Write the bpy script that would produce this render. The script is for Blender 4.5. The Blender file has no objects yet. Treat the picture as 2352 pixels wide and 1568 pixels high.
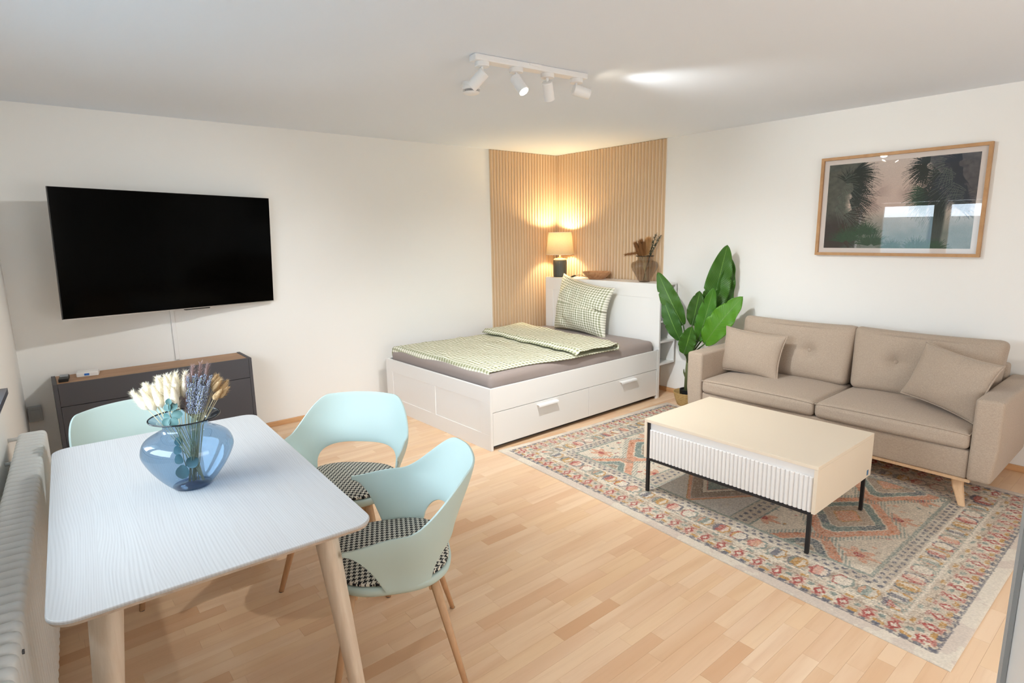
import bpy, bmesh, math, random
import numpy as np
from mathutils import Vector, Matrix, Euler

R = math.radians
sc = bpy.context.scene
COL = sc.collection
random.seed(7)
rng = np.random.default_rng(11)

# ------------------------------------------------------------------ camera
F_PX, YAW, PITCH, ROLL = 1335.89, 0.87798, 0.182255, -0.016316
CAM = (4.97559, -4.83160, 1.58014)
fw = Vector((-math.sin(YAW) * math.cos(PITCH), math.cos(YAW) * math.cos(PITCH), -math.sin(PITCH)))
rt = Vector((math.cos(YAW), math.sin(YAW), 0))
up = rt.cross(fw)
rt2 = rt * math.cos(ROLL) + up * math.sin(ROLL)
up2 = -rt * math.sin(ROLL) + up * math.cos(ROLL)
cd = bpy.data.cameras.new('camera')
cd.sensor_width = 36.0
cd.lens = 36.0 * F_PX / 2352.0
cd.clip_start = 0.01
cam = bpy.data.objects.new('camera', cd)
COL.objects.link(cam)
m = Matrix.Identity(4)
for i in range(3):
    m[i][0], m[i][1], m[i][2], m[i][3] = rt2[i], up2[i], -fw[i], CAM[i]
cam.matrix_world = m
sc.camera = cam

# ------------------------------------------------------------------ world, exposure
SPOT_W = 98.0          # each track spot
LAMP_W = 27.0          # bedside lamp bulb
SKY = 18.5
sc.view_settings.view_transform = 'Standard'
sc.view_settings.look = 'None'
sc.view_settings.gamma = 1.0
sc.view_settings.use_curve_mapping = False
sc.view_settings.exposure = 0.12
w = bpy.data.worlds.new('overcast_sky')
sc.world = w
w.use_nodes = True
bgn = w.node_tree.nodes['Background']
bgn.inputs[0].default_value = (0.76, 0.88, 1.0, 1)
bgn.inputs[1].default_value = SKY
cy = sc.cycles
cy.max_bounces = 12
cy.diffuse_bounces = 8
cy.glossy_bounces = 4
cy.transparent_max_bounces = 24
cy.transmission_bounces = 8
cy.caustics_reflective = False
cy.caustics_refractive = False
cy.sample_clamp_indirect = 6.0

H = 2.45
WC = (0.0, -4.94)                    # corner of the window wall
WA = -3.0                            # the window wall is 3 degrees out of square
wd = Vector((math.cos(R(WA)), math.sin(R(WA)), 0))
wn = Vector((-wd.y, wd.x, 0))


def wp(s, off, z):
    """point on the window wall: s along it, off into the room"""
    return Vector((WC[0], WC[1], 0)) + wd * s + wn * off + Vector((0, 0, z))


WIN1 = (1.62, 3.55, 0.95, 2.0)
WIN2 = (5.16, 5.98, 0.95, 2.0)
for k, (s0, s1, z0, z1) in enumerate((WIN1, WIN2)):     # daylight portals in the two openings
    ld = bpy.data.lights.new('daylight_portal', 'AREA')
    ld.shape = 'RECTANGLE'
    ld.size, ld.size_y = s1 - s0, z1 - z0
    ld.cycles.is_portal = True
    lo = bpy.data.objects.new('daylight_portal', ld)
    COL.objects.link(lo)
    lo.location = wp((s0 + s1) / 2, -0.22, (z0 + z1) / 2)
    lo.rotation_euler = (R(90), 0, R(WA) + math.pi)
    # area lights emit along local -Z; turn it into the room
    lo.rotation_euler = Vector((wn.x, wn.y, 0)).to_track_quat('-Z', 'Y').to_euler()

# added soft fill, standing in for unseen light from the room's right end
ld = bpy.data.lights.new('right_fill_light', 'AREA')
ld.shape = 'RECTANGLE'
ld.size, ld.size_y = 1.3, 2.0
ld.energy = 32.0
ld.color = (1.0, 0.985, 0.95)
lo = bpy.data.objects.new('right_fill_light', ld)
COL.objects.link(lo)
lo.location = (6.30, -2.7, 1.15)
lo.rotation_euler = (0, R(90), 0)


# ------------------------------------------------------------------ helpers
def lin(c):
    c = c / 255.0
    return c / 12.92 if c <= 0.04045 else ((c + 0.055) / 1.055) ** 2.4


def rgb(r, g, b):
    return (lin(r), lin(g), lin(b), 1.0)


class NT:
    def __init__(s, name):
        s.m = bpy.data.materials.new(name)
        s.m.use_nodes = True
        s.t = s.m.node_tree
        s.b = s.t.nodes['Principled BSDF']
        s.out = s.t.nodes['Material Output']

    def n(s, typ, **kw):
        nd = s.t.nodes.new(typ)
        for k, v in kw.items():
            setattr(nd, k, v)
        return nd

    def l(s, a, b):
        s.t.links.new(a, b)

    def math(s, op, a, b=None, c=None):
        nd = s.n('ShaderNodeMath', operation=op)
        for i, v in enumerate((a, b, c)):
            if v is None:
                continue
            if isinstance(v, (int, float)):
                nd.inputs[i].default_value = v
            else:
                s.l(v, nd.inputs[i])
        return nd.outputs[0]

    def mix(s, fac, a, b, mode='MIX'):
        nd = s.n('ShaderNodeMix', data_type='RGBA', blend_type=mode)
        for i, v in ((0, fac), (6, a), (7, b)):
            if isinstance(v, (int, float, tuple)):
                nd.inputs[i].default_value = v
            else:
                s.l(v, nd.inputs[i])
        return nd.outputs[2]

    def ramp(s, fac, stops):
        nd = s.n('ShaderNodeValToRGB')
        cr = nd.color_ramp
        while len(cr.elements) < len(stops):
            cr.elements.new(0.5)
        for e, (p, c) in zip(cr.elements, stops):
            e.position, e.color = p, c
        s.l(fac, nd.inputs[0])
        return nd.outputs[0]

    def noise(s, vec, scale, detail=3.0, rough=0.5, dist=0.0):
        nd = s.n('ShaderNodeTexNoise')
        nd.inputs['Scale'].default_value = scale
        nd.inputs['Detail'].default_value = detail
        nd.inputs['Roughness'].default_value = rough
        nd.inputs['Distortion'].default_value = dist
        if vec is not None:
            s.l(vec, nd.inputs['Vector'])
        return nd.outputs[0]

    def mapping(s, vec, scale=(1, 1, 1), loc=(0, 0, 0), rot=(0, 0, 0)):
        nd = s.n('ShaderNodeMapping')
        nd.inputs['Scale'].default_value = scale
        nd.inputs['Location'].default_value = loc
        nd.inputs['Rotation'].default_value = rot
        s.l(vec, nd.inputs['Vector'])
        return nd.outputs[0]

    def coord(s, what='Object'):
        return s.n('ShaderNodeTexCoord').outputs[what]

    def bump(s, h, strength=0.2, dist=0.002):
        nd = s.n('ShaderNodeBump')
        nd.inputs['Strength'].default_value = strength
        nd.inputs['Distance'].default_value = dist
        s.l(h, nd.inputs['Height'])
        s.l(nd.outputs[0], s.b.inputs['Normal'])

    def set(s, color=None, rough=0.5, metal=0.0, spec=0.5, **kw):
        if isinstance(color, tuple):
            s.b.inputs['Base Color'].default_value = color
        elif color is not None:
            s.l(color, s.b.inputs['Base Color'])
        s.b.inputs['Roughness'].default_value = rough
        s.b.inputs['Metallic'].default_value = metal
        s.b.inputs['Specular IOR Level'].default_value = spec
        for k, v in kw.items():
            s.b.inputs[k].default_value = v
        return s


def plain(name, color, rough=0.5, metal=0.0, spec=0.5, bump=None, **kw):
    t = NT(name)
    c = color
    if bump:
        nz = t.noise(t.coord(), bump[0], 4.0, 0.6)
        t.bump(nz, bump[1], bump[2])
        c = t.mix(t.math('MULTIPLY', nz, 0.10), color, tuple(x * 0.7 for x in color[:3]) + (1,))
    t.set(c, rough, metal, spec, **kw)
    return t.m


def new_mesh(name, verts, faces, smooth=False, uv=None, cols=None):
    me = bpy.data.meshes.new(name)
    me.from_pydata([tuple(v) for v in verts], [], [tuple(f) for f in faces])
    me.update()
    if smooth:
        me.polygons.foreach_set('use_smooth', [True] * len(me.polygons))
    if uv is not None:
        lay = me.uv_layers.new(name='UVMap')
        idx = np.zeros(len(me.loops), dtype=np.int32)
        me.loops.foreach_get('vertex_index', idx)
        lay.data.foreach_set('uv', np.asarray(uv, dtype=np.float32)[idx].ravel())
    if cols is not None:
        a = me.color_attributes.new('tone', 'FLOAT_COLOR', 'POINT')
        a.data.foreach_set('color', np.asarray(cols, dtype=np.float32).ravel())
    return me


def link(name, me, mat=None, parent=None, loc=None, rot=None):
    o = bpy.data.objects.new(name, me)
    COL.objects.link(o)
    if mat is not None and me is not None and len(me.materials) == 0:
        me.materials.append(mat)
    if parent is not None:
        o.parent = parent
    if loc is not None:
        o.location = loc
    if rot is not None:
        o.rotation_euler = rot
    return o


class MB:
    """collects shapes into one mesh"""
    def __init__(s):
        s.v, s.f, s.u = [], [], []

    def add(s, v, f):
        k = len(s.v)
        s.v += [tuple(x) for x in v]
        s.f += [tuple(i + k for i in q) for q in f]
        return s

    def box(s, x0, x1, y0, y1, z0, z1, b=0.0):
        v, f = box_vf(x0, x1, y0, y1, z0, z1, b)
        return s.add(v, f)

    def tube(s, pts, rad, n=8, cap=True):
        v, f = tube_vf(pts, rad, n, cap)
        return s.add(v, f)

    def obj(s, name, mat, parent=None, smooth=False, loc=None, rot=None):
        return link(name, new_mesh(name, s.v, s.f, smooth), mat, parent, loc, rot)


def box_vf(x0, x1, y0, y1, z0, z1, b=0.0):
    if b <= 0:
        v = [(x0, y0, z0), (x1, y0, z0), (x1, y1, z0), (x0, y1, z0), (x0, y0, z1), (x1, y0, z1), (x1, y1, z1), (x0, y1, z1)]
        f = [(0, 3, 2, 1), (4, 5, 6, 7), (0, 1, 5, 4), (1, 2, 6, 5), (2, 3, 7, 6), (3, 0, 4, 7)]
        return v, f
    bm = bmesh.new()
    bmesh.ops.create_cube(bm, size=1.0)
    for q in bm.verts:
        q.co = Vector(((x0 + x1) / 2 + q.co.x * (x1 - x0), (y0 + y1) / 2 + q.co.y * (y1 - y0), (z0 + z1) / 2 + q.co.z * (z1 - z0)))
    bmesh.ops.bevel(bm, geom=bm.edges[:], offset=b, segments=2, profile=0.6, affect='EDGES')
    bm.verts.index_update()
    v = [tuple(q.co) for q in bm.verts]
    f = [tuple(q.index for q in p.verts) for p in bm.faces]
    bm.free()
    return v, f


def tube_vf(pts, rad, n=8, cap=True):
    pts = [Vector(p) for p in pts]
    if isinstance(rad, (int, float)):
        rad = [rad] * len(pts)
    v, f = [], []
    t0 = (pts[1] - pts[0]).normalized()
    ref = Vector((0, 0, 1)) if abs(t0.z) < 0.9 else Vector((1, 0, 0))
    a = t0.cross(ref).normalized()
    for i, p in enumerate(pts):
        if i == 0:
            t = pts[1] - pts[0]
        elif i == len(pts) - 1:
            t = pts[-1] - pts[-2]
        else:
            t = pts[i + 1] - pts[i - 1]
        t.normalize()
        a = (a - t * a.dot(t)).normalized()
        b = t.cross(a)
        for k in range(n):
            th = 2 * math.pi * k / n
            v.append(p + (a * math.cos(th) + b * math.sin(th)) * rad[i])
    for i in range(len(pts) - 1):
        for k in range(n):
            k2 = (k + 1) % n
            f.append((i * n + k, i * n + k2, (i + 1) * n + k2, (i + 1) * n + k))
    if cap:
        f.append(tuple(range(n - 1, -1, -1)))
        f.append(tuple((len(pts) - 1) * n + k for k in range(n)))
    return v, f


def lathe_vf(prof, n=48, ripple=None, close=False):
    """prof: list of (r, z); ripple(theta, z) multiplies r"""
    v, f = [], []
    for r, z in prof:
        for k in range(n):
            th = 2 * math.pi * k / n
            q = r * (ripple(th, z) if ripple else 1.0)
            v.append((q * math.cos(th), q * math.sin(th), z))
    for i in range(len(prof) - 1):
        for k in range(n):
            k2 = (k + 1) % n
            f.append((i * n + k, i * n + k2, (i + 1) * n + k2, (i + 1) * n + k))
    if close:
        f.append(tuple(range(n - 1, -1, -1)))
        f.append(tuple((len(prof) - 1) * n + k for k in range(n)))
    return v, f


def grid_vf(nu, nv, fn, wrap=False):
    v, uv = [], []
    for j in range(nv):
        for i in range(nu):
            a, b = i / (nu - 1), j / (nv - 1)
            v.append(fn(a, b))
            uv.append((a, b))
    f = [(j * nu + i, j * nu + i + 1, (j + 1) * nu + i + 1, (j + 1) * nu + i) for j in range(nv - 1) for i in range(nu - 1)]
    return v, f, uv


def rbox_vf(ex, ey, ez, r, m=8, ne=3, deform=None):
    """rounded box of half extents ex, ey, ez; deform(p, n) moves the points"""
    def axis(e):
        ed = [-e + r * (1 - math.cos(math.pi / 2 * k / ne)) for k in range(ne)]
        mid = list(np.linspace(-e + r, e - r, m))
        return ed + mid + [-q for q in reversed(ed)]
    ax = [axis(ex), axis(ey), axis(ez)]
    e = (ex, ey, ez)
    vid, v, f = {}, [], []

    def vert(p):
        k = tuple(round(c, 6) for c in p)
        if k in vid:
            return vid[k]
        q = [max(-(e[i] - r), min(e[i] - r, p[i])) for i in range(3)]
        d = Vector([p[i] - q[i] for i in range(3)])
        P = Vector(p)
        if d.length > 1e-9:
            P = Vector(q) + d.normalized() * r
        if deform:
            P = Vector(deform(P, (P.x / ex, P.y / ey, P.z / ez)))
        vid[k] = len(v)
        v.append(tuple(P))
        return vid[k]
    for a in range(3):
        b, c = (a + 1) % 3, (a + 2) % 3
        for sgn in (-1, 1):
            for i in range(len(ax[b]) - 1):
                for j in range(len(ax[c]) - 1):
                    q = []
                    for (ii, jj) in ((i, j), (i + 1, j), (i + 1, j + 1), (i, j + 1)):
                        p = [0, 0, 0]
                        p[a], p[b], p[c] = sgn * e[a], ax[b][ii], ax[c][jj]
                        q.append(vert(p))
                    f.append(tuple(q) if sgn > 0 else tuple(reversed(q)))
    return v, f


def sm(a, b, x):
    t = max(0.0, min(1.0, (x - a) / (b - a)))
    return t * t * (3 - 2 * t)


def vnoise(x, y, seed=0):
    """smooth value noise on arrays"""
    x, y = np.asarray(x, float), np.asarray(y, float)
    xi, yi = np.floor(x).astype(int), np.floor(y).astype(int)
    xf, yf = x - xi, y - yi
    xf, yf = xf * xf * (3 - 2 * xf), yf * yf * (3 - 2 * yf)

    def h(a, b):
        n = (a * 374761393 + b * 668265263 + seed * 2147483647) & 0xffffffff
        n = ((n ^ (n >> 13)) * 1274126177) & 0xffffffff
        return ((n ^ (n >> 16)) & 0xffff) / 65535.0
    return (h(xi, yi) * (1 - xf) + h(xi + 1, yi) * xf) * (1 - yf) + (h(xi, yi + 1) * (1 - xf) + h(xi + 1, yi + 1) * xf) * yf


def fbm(x, y, seed=0):
    return 0.55 * vnoise(x, y, seed) + 0.3 * vnoise(x * 2.1, y * 2.1, seed + 5) + 0.15 * vnoise(x * 4.3, y * 4.3, seed + 9)


def tag(o, label=None, cat=None, group=None, kind=None):
    if label:
        o['label'] = label
    if cat:
        o['category'] = cat
    if group:
        o['group'] = group
    if kind:
        o['kind'] = kind
    return o


def thing(name, label, cat, loc=(0, 0, 0), rotz=0.0, group=None):
    o = bpy.data.objects.new(name, None)
    o.empty_display_size = 0.1
    COL.objects.link(o)
    o.location = loc
    o.rotation_euler = (0, 0, rotz)
    return tag(o, label, cat, group)


def copy_tree(o, parent=None):
    c = o.copy()
    COL.objects.link(c)
    c.parent = parent
    for ch in list(o.children):
        copy_tree(ch, c)
    return c


# ------------------------------------------------------------------ materials
M = {}
t = NT('wall_paint')
nz = t.noise(t.coord('Object'), 220.0, 3.0, 0.6)
t.bump(nz, 0.10, 0.002)
t.set(rgb(240, 240, 238), 0.75, spec=0.25)
M['wall'] = t.m
t = NT('ceiling_paint')
t.bump(t.noise(t.coord('Object'), 180.0, 3.0, 0.6), 0.06, 0.002)
t.set(rgb(230, 237, 246), 0.85, spec=0.2)
M['ceil'] = t.m

# floor strips: tone from the object (separate planks) or from the island (the joined rest)
t = NT('beech_laminate')
gp = t.n('ShaderNodeNewGeometry')
oi = t.n('ShaderNodeObjectInfo')
rnd = t.math('FRACT', t.math('ADD', oi.outputs['Random'], t.math('MULTIPLY', gp.outputs['Random Per Island'], 3.7)))
cmb = t.n('ShaderNodeCombineXYZ')
t.l(t.math('MULTIPLY', rnd, 37.0), cmb.inputs[0])
t.l(t.math('MULTIPLY', rnd, 91.0), cmb.inputs[1])
va = t.n('ShaderNodeVectorMath', operation='ADD')
t.l(gp.outputs['Position'], va.inputs[0])
t.l(cmb.outputs[0], va.inputs[1])
vec = va.outputs[0]
g1 = t.noise(t.mapping(vec, (38, 2.2, 1)), 1.0, 5.0, 0.6, 0.4)
g2 = t.noise(t.mapping(vec, (9, 0.9, 1)), 1.0, 2.0, 0.5, 0.8)
base = t.ramp(rnd, [(0.0, rgb(222, 184, 148)), (0.3, rgb(232, 202, 170)), (0.55, rgb(228, 194, 156)), (0.8, rgb(236, 208, 178)), (1.0, rgb(212, 168, 130))])
c = t.mix(t.math('MULTIPLY', t.math('SUBTRACT', g2, 0.42), 1.6), base, rgb(208, 164, 124))
c = t.mix(t.math('MULTIPLY', t.math('SUBTRACT', g1, 0.5), 0.9), c, rgb(194, 148, 110))
t.set(c, 0.42, spec=0.4)
M['plank'] = t.m
M['underlay'] = plain('floor_base', rgb(150, 105, 70), 0.8)


def wood(name, c1, c2, scale=(40, 40, 2.5), rough=0.5, contrast=1.0):
    t = NT(name)
    v = t.mapping(t.coord('Object'), scale)
    a = t.noise(v, 1.0, 5.0, 0.62, 0.6)
    b = t.noise(v, 0.25, 2.0, 0.5, 0.5)
    f = t.math('ADD', t.math('MULTIPLY', a, 0.65), t.math('MULTIPLY', b, 0.35))
    f2 = t.n('ShaderNodeMapRange')
    f2.inputs[1].default_value = 0.5 - 0.18 / contrast
    f2.inputs[2].default_value = 0.5 + 0.18 / contrast
    t.l(f, f2.inputs[0])
    t.set(t.mix(f2.outputs[0], c1, c2), rough, spec=0.35)
    t.bump(a, 0.08, 0.001)
    return t.m


M['trim'] = wood('beech_trim', rgb(222, 178, 132), rgb(196, 148, 104), (4, 4, 60))
M['slat'] = wood('slat_wood', rgb(212, 184, 150), rgb(194, 164, 130), (60, 60, 2.0), 0.55)
M['slat_back'] = wood('slat_backing', rgb(240, 224, 202), rgb(228, 210, 186), (60, 60, 2.0), 0.5)  # paler than the slats: light on the slat sides put into its colour
M['leg_wood'] = wood('ash_leg', rgb(224, 208, 190), rgb(206, 186, 164), (55, 55, 3))
M['chair_leg'] = wood('beech_chair_leg', rgb(208, 170, 134), rgb(186, 146, 110), (50, 50, 4))
M['sofa_leg'] = wood('pale_sofa_leg', rgb(226, 192, 156), rgb(206, 170, 132), (50, 50, 4))
M['oak_top'] = wood('oak_top', rgb(184, 144, 108), rgb(156, 116, 84), (40, 4, 40))
M['frame_oak'] = wood('oak_frame', rgb(196, 154, 110), rgb(172, 130, 88), (14, 40, 14))
M['bowl_wood'] = wood('acacia_bowl', rgb(208, 164, 124), rgb(160, 112, 76), (16, 30, 9), 0.5, 1.3)
M['white_lac'] = plain('white_lacquer', rgb(236, 236, 235), 0.35, spec=0.45)
M['white_matt'] = plain('white_matt', rgb(238, 233, 226), 0.55)
M['white_metal'] = plain('white_metal', rgb(238, 238, 238), 0.4)
M['vent_dark'] = plain('vent_dark', rgb(90, 90, 92), 0.7)
M['enamel'] = plain('radiator_enamel', rgb(218, 221, 221), 0.42, bump=(60, 0.05, 0.002))
M['slate'] = plain('dark_sill', rgb(70, 74, 84), 0.35, bump=(120, 0.05, 0.001))
M['black_metal'] = plain('black_metal', rgb(26, 26, 30), 0.45)
M['screen'] = plain('tv_screen', rgb(1, 1, 1), 0.10, spec=0.06)
M['tv_body'] = plain('tv_body', rgb(22, 22, 24), 0.4)
M['anthracite'] = plain('anthracite', rgb(72, 71, 76), 0.6, bump=(300, 0.05, 0.001))
M['mint'] = plain('mint_plastic', rgb(184, 203, 199), 0.5, spec=0.35)
M['cream'] = plain('cream_lacquer', rgb(226, 212, 192), 0.45)
M['rib_white'] = plain('fluted_white', rgb(232, 230, 228), 0.4)
M['grey_plastic'] = plain('grey_plastic', rgb(160, 164, 166), 0.5)
M['black_plastic'] = plain('black_plastic', rgb(22, 22, 22), 0.5)
M['blue_mark'] = plain('blue_mark', rgb(40, 110, 200), 0.4)
M['label_blue'] = plain('label_blue', rgb(60, 110, 150), 0.5)
M['chrome'] = plain('brushed_metal', rgb(190, 190, 190), 0.3, 1.0)


def fabric(name, c1, c2, scale=420.0, bump=0.35, rough=0.9):
    t = NT(name)
    co = t.coord('Object')
    a = t.noise(t.mapping(co, (scale, scale * 0.35, scale)), 1.0, 2.0, 0.6)
    b = t.noise(t.mapping(co, (scale * 0.35, scale, scale)), 1.0, 2.0, 0.6)
    big = t.noise(co, 9.0, 2.0)
    f = t.math('MULTIPLY', t.math('ADD', a, b), 0.5)
    f2 = t.n('ShaderNodeMapRange')
    f2.inputs[1].default_value, f2.inputs[2].default_value = 0.36, 0.64
    t.l(f, f2.inputs[0])
    c = t.mix(f2.outputs[0], c1, c2)
    c = t.mix(t.math('MULTIPLY', big, 0.18), c, c1)
    t.set(c, rough, spec=0.15)
    t.b.inputs['Sheen Weight'].default_value = 0.15
    t.bump(f, bump, 0.0012)
    return t.m


M['sofa'] = fabric('sofa_weave', rgb(160, 144, 129), rgb(190, 173, 156))
M['sheet'] = fabric('grey_sheet', rgb(150, 138, 134), rgb(160, 148, 143), 700, 0.1)
M['pile'] = None


def gingham(name, white, green, per_u, per_v):
    t = NT(name)
    sp = t.n('ShaderNodeSeparateXYZ')
    t.l(t.coord('UV'), sp.inputs[0])

    def stripe(s, k):
        fr = t.math('FRACT', t.math('MULTIPLY', s, k))
        return t.math('LESS_THAN', fr, 0.5)
    a, b = stripe(sp.outputs[0], per_u), stripe(sp.outputs[1], per_v)
    f = t.math('MULTIPLY', t.math('ADD', a, b), 0.5)
    nz = t.noise(t.coord('Object'), 900, 2)
    c = t.ramp(f, [(0.0, white), (0.5, tuple((white[i] * 0.5 + green[i] * 0.5) for i in range(3)) + (1,)), (1.0, green)])
    c = t.mix(t.math('MULTIPLY', nz, 0.12), c, white)
    t.set(c, 0.9, spec=0.1)
    w1 = t.noise(t.coord('Object'), 14, 3, 0.6, 0.8)
    t.bump(w1, 0.25, 0.012)
    return t.m


M['duvet'] = gingham('sage_gingham_duvet', rgb(240, 238, 224), rgb(146, 150, 112), 40, 42)
M['pillow'] = gingham('sage_gingham_pillow', rgb(240, 238, 226), rgb(134, 140, 104), 26, 22)

# houndstooth
t = NT('houndstooth')
sp = t.n('ShaderNodeSeparateXYZ')
t.l(t.coord('Object'), sp.inputs[0])
N = 8 / 0.0185
iu = t.math('FLOOR', t.math('MULTIPLY', t.math('ADD', sp.outputs[0], 5.0), N))
iv = t.math('FLOOR', t.math('MULTIPLY', t.math('ADD', sp.outputs[1], 5.0), N))
tw = t.math('LESS_THAN', t.math('FLOORED_MODULO', t.math('ADD', iu, iv), 4.0), 1.5)
cw = t.math('LESS_THAN', t.math('FLOORED_MODULO', iu, 8.0), 3.5)
cf = t.math('LESS_THAN', t.math('FLOORED_MODULO', iv, 8.0), 3.5)
sel = t.math('ADD', t.math('MULTIPLY', tw, cw), t.math('MULTIPLY', t.math('SUBTRACT', 1.0, tw), cf))
nz = t.noise(t.coord('Object'), 700, 2)
c = t.mix(sel, rgb(216, 212, 200), rgb(30, 30, 36))
t.set(t.mix(t.math('MULTIPLY', nz, 0.12), c, rgb(120, 118, 112)), 0.95, spec=0.1)
t.bump(nz, 0.3, 0.001)
M['hound'] = t.m

# white-stained ash table top: boards along X, cathedral grain
t = NT('white_ash')
co = t.coord('Object')
sp = t.n('ShaderNodeSeparateXYZ')
t.l(co, sp.inputs[0])
bd = t.math('FLOOR', t.math('MULTIPLY', t.math('ADD', sp.outputs[1], 2.0), 9.3))
wn_ = t.n('ShaderNodeTexWhiteNoise', noise_dimensions='1D')
t.l(bd, wn_.inputs['W'])
off = t.n('ShaderNodeCombineXYZ')
t.l(t.math('MULTIPLY', wn_.outputs['Value'], 9.0), off.inputs[0])
t.l(t.math('MULTIPLY', wn_.outputs['Value'], 5.0), off.inputs[2])
va = t.n('ShaderNodeVectorMath', operation='ADD')
t.l(co, va.inputs[0])
t.l(off.outputs[0], va.inputs[1])
low = t.noise(t.mapping(va.outputs[0], (1.1, 5.0, 1)), 1.0, 1.0, 0.4, 0.1)
rings = t.math('SINE', t.math('MULTIPLY', t.math('ADD', t.math('MULTIPLY', low, 0.10), sp.outputs[1]), 860.0))
fine = t.noise(t.mapping(va.outputs[0], (5, 380, 5)), 1.0, 3.0, 0.6)
f = t.math('ADD', t.math('MULTIPLY', t.math('ADD', t.math('MULTIPLY', rings, 0.5), 0.5), 0.30), t.math('MULTIPLY', fine, 0.70))
c = t.mix(t.math('POWER', f, 2.2), rgb(198, 197, 196), rgb(164, 161, 160))
dk = t.math('GREATER_THAN', wn_.outputs['Value'], 0.82)
c = t.mix(t.math('MULTIPLY', dk, 0.14), c, rgb(180, 175, 174))
t.set(c, 0.38, spec=0.4)
t.bump(fine, 0.06, 0.0006)
M['ash'] = t.m
M['ash_edge'] = wood('ash_edge', rgb(206, 188, 172), rgb(180, 160, 142), (3, 60, 60))


def thin_glass(name, tint, rough=0.0, f_scale=1.0):
    t = NT(name)
    t.t.nodes.remove(t.b)
    tr = t.n('ShaderNodeBsdfTransparent')
    tr.inputs[0].default_value = tint
    gl = t.n('ShaderNodeBsdfGlossy')
    gl.inputs['Roughness'].default_value = rough
    lw = t.n('ShaderNodeLayerWeight')
    lw.inputs[0].default_value = 0.5
    frs = t.math('ADD', 0.04, t.math('MULTIPLY', t.math('POWER', lw.outputs['Facing'], 4.0), 0.55))
    mx = t.n('ShaderNodeMixShader')
    t.l(t.math('MINIMUM', t.math('MULTIPLY', frs, f_scale), 1.0), mx.inputs[0])
    t.l(tr.outputs[0], mx.inputs[1])
    t.l(gl.outputs[0], mx.inputs[2])
    t.l(mx.outputs[0], t.out.inputs[0])
    return t.m


M['blue_glass'] = thin_glass('blue_glass', (0.54, 0.67, 0.79, 1), 0.02, 1.2)
M['blue_rim'] = thin_glass('blue_glass_thick', (0.05, 0.09, 0.14, 1), 0.02, 1.4)
M['smoke_glass'] = thin_glass('smoke_glass', (0.70, 0.66, 0.61, 1), 0.03, 1.2)
M['smoke_rim'] = thin_glass('smoke_glass_thick', (0.10, 0.09, 0.08, 1), 0.03, 1.2)
M['pane'] = thin_glass('window_pane', (0.96, 0.97, 0.97, 1))
M['print_glass'] = thin_glass('picture_glass', (0.97, 0.97, 0.97, 1), 0.0, 1.5)


def emit(name, color, s):
    t = NT(name)
    t.b.inputs['Base Color'].default_value = (0, 0, 0, 1)
    t.b.inputs['Emission Color'].default_value = color
    t.b.inputs['Emission Strength'].default_value = s
    return t.m


M['bulb'] = emit('spot_bulb', (1.0, 0.86, 0.66, 1), 60.0)
M['led_off'] = plain('lens_off', rgb(220, 220, 215), 0.3)


def attr_mat(name, rough=0.9, bump=None, spec=0.2):
    t = NT(name)
    a = t.n('ShaderNodeAttribute', attribute_name='tone')
    t.set(a.outputs['Color'], rough, spec=spec)
    if bump:
        t.bump(t.noise(t.coord('Object'), bump[0], 2.0, 0.7), bump[1], bump[2])
    return t.m


M['rug'] = attr_mat('rug_pile', 0.95, (420, 0.5, 0.003), 0.1)
M['print'] = attr_mat('printed_paper', 0.8)
#@@STRUCT


# ------------------------------------------------------------------ the room
def struct(o, label=None):
    o['kind'] = 'structure'
    if label:
        o['label'] = label
    return o


XR = 6.4
Y0C = WC[1] - math.tan(R(3)) * XR


def wall_c_y(x):
    return WC[1] - math.tan(R(3)) * x


floor = struct(MB().box(0, XR, -5.45, 0.0, -0.08, -0.0035).obj('floor', M['underlay']), 'beech strip laminate floor of the living room')
# strips of beech run along Y, random lengths; the 300 that show largest are parts, the rest one mesh
PITCH_W, GAP = 0.0640, 0.00035
RUG = [Vector((1.75, -2.305)), Vector((4.555, -2.455)), Vector((4.56, -0.43)), Vector((1.86, -0.36))]


def project(p):
    d = Vector(p) - Vector(CAM)
    z = d.dot(fw)
    if z < 0.05:
        return None
    return (1176 + F_PX * d.dot(rt2) / z, 784 - F_PX * d.dot(up2) / z)


def in_rug(x, y):
    for i in range(4):
        a, b = RUG[i], RUG[(i + 1) % 4]
        if (b.x - a.x) * (y - a.y) - (b.y - a.y) * (x - a.x) < 0:
            return False
    return True


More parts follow.
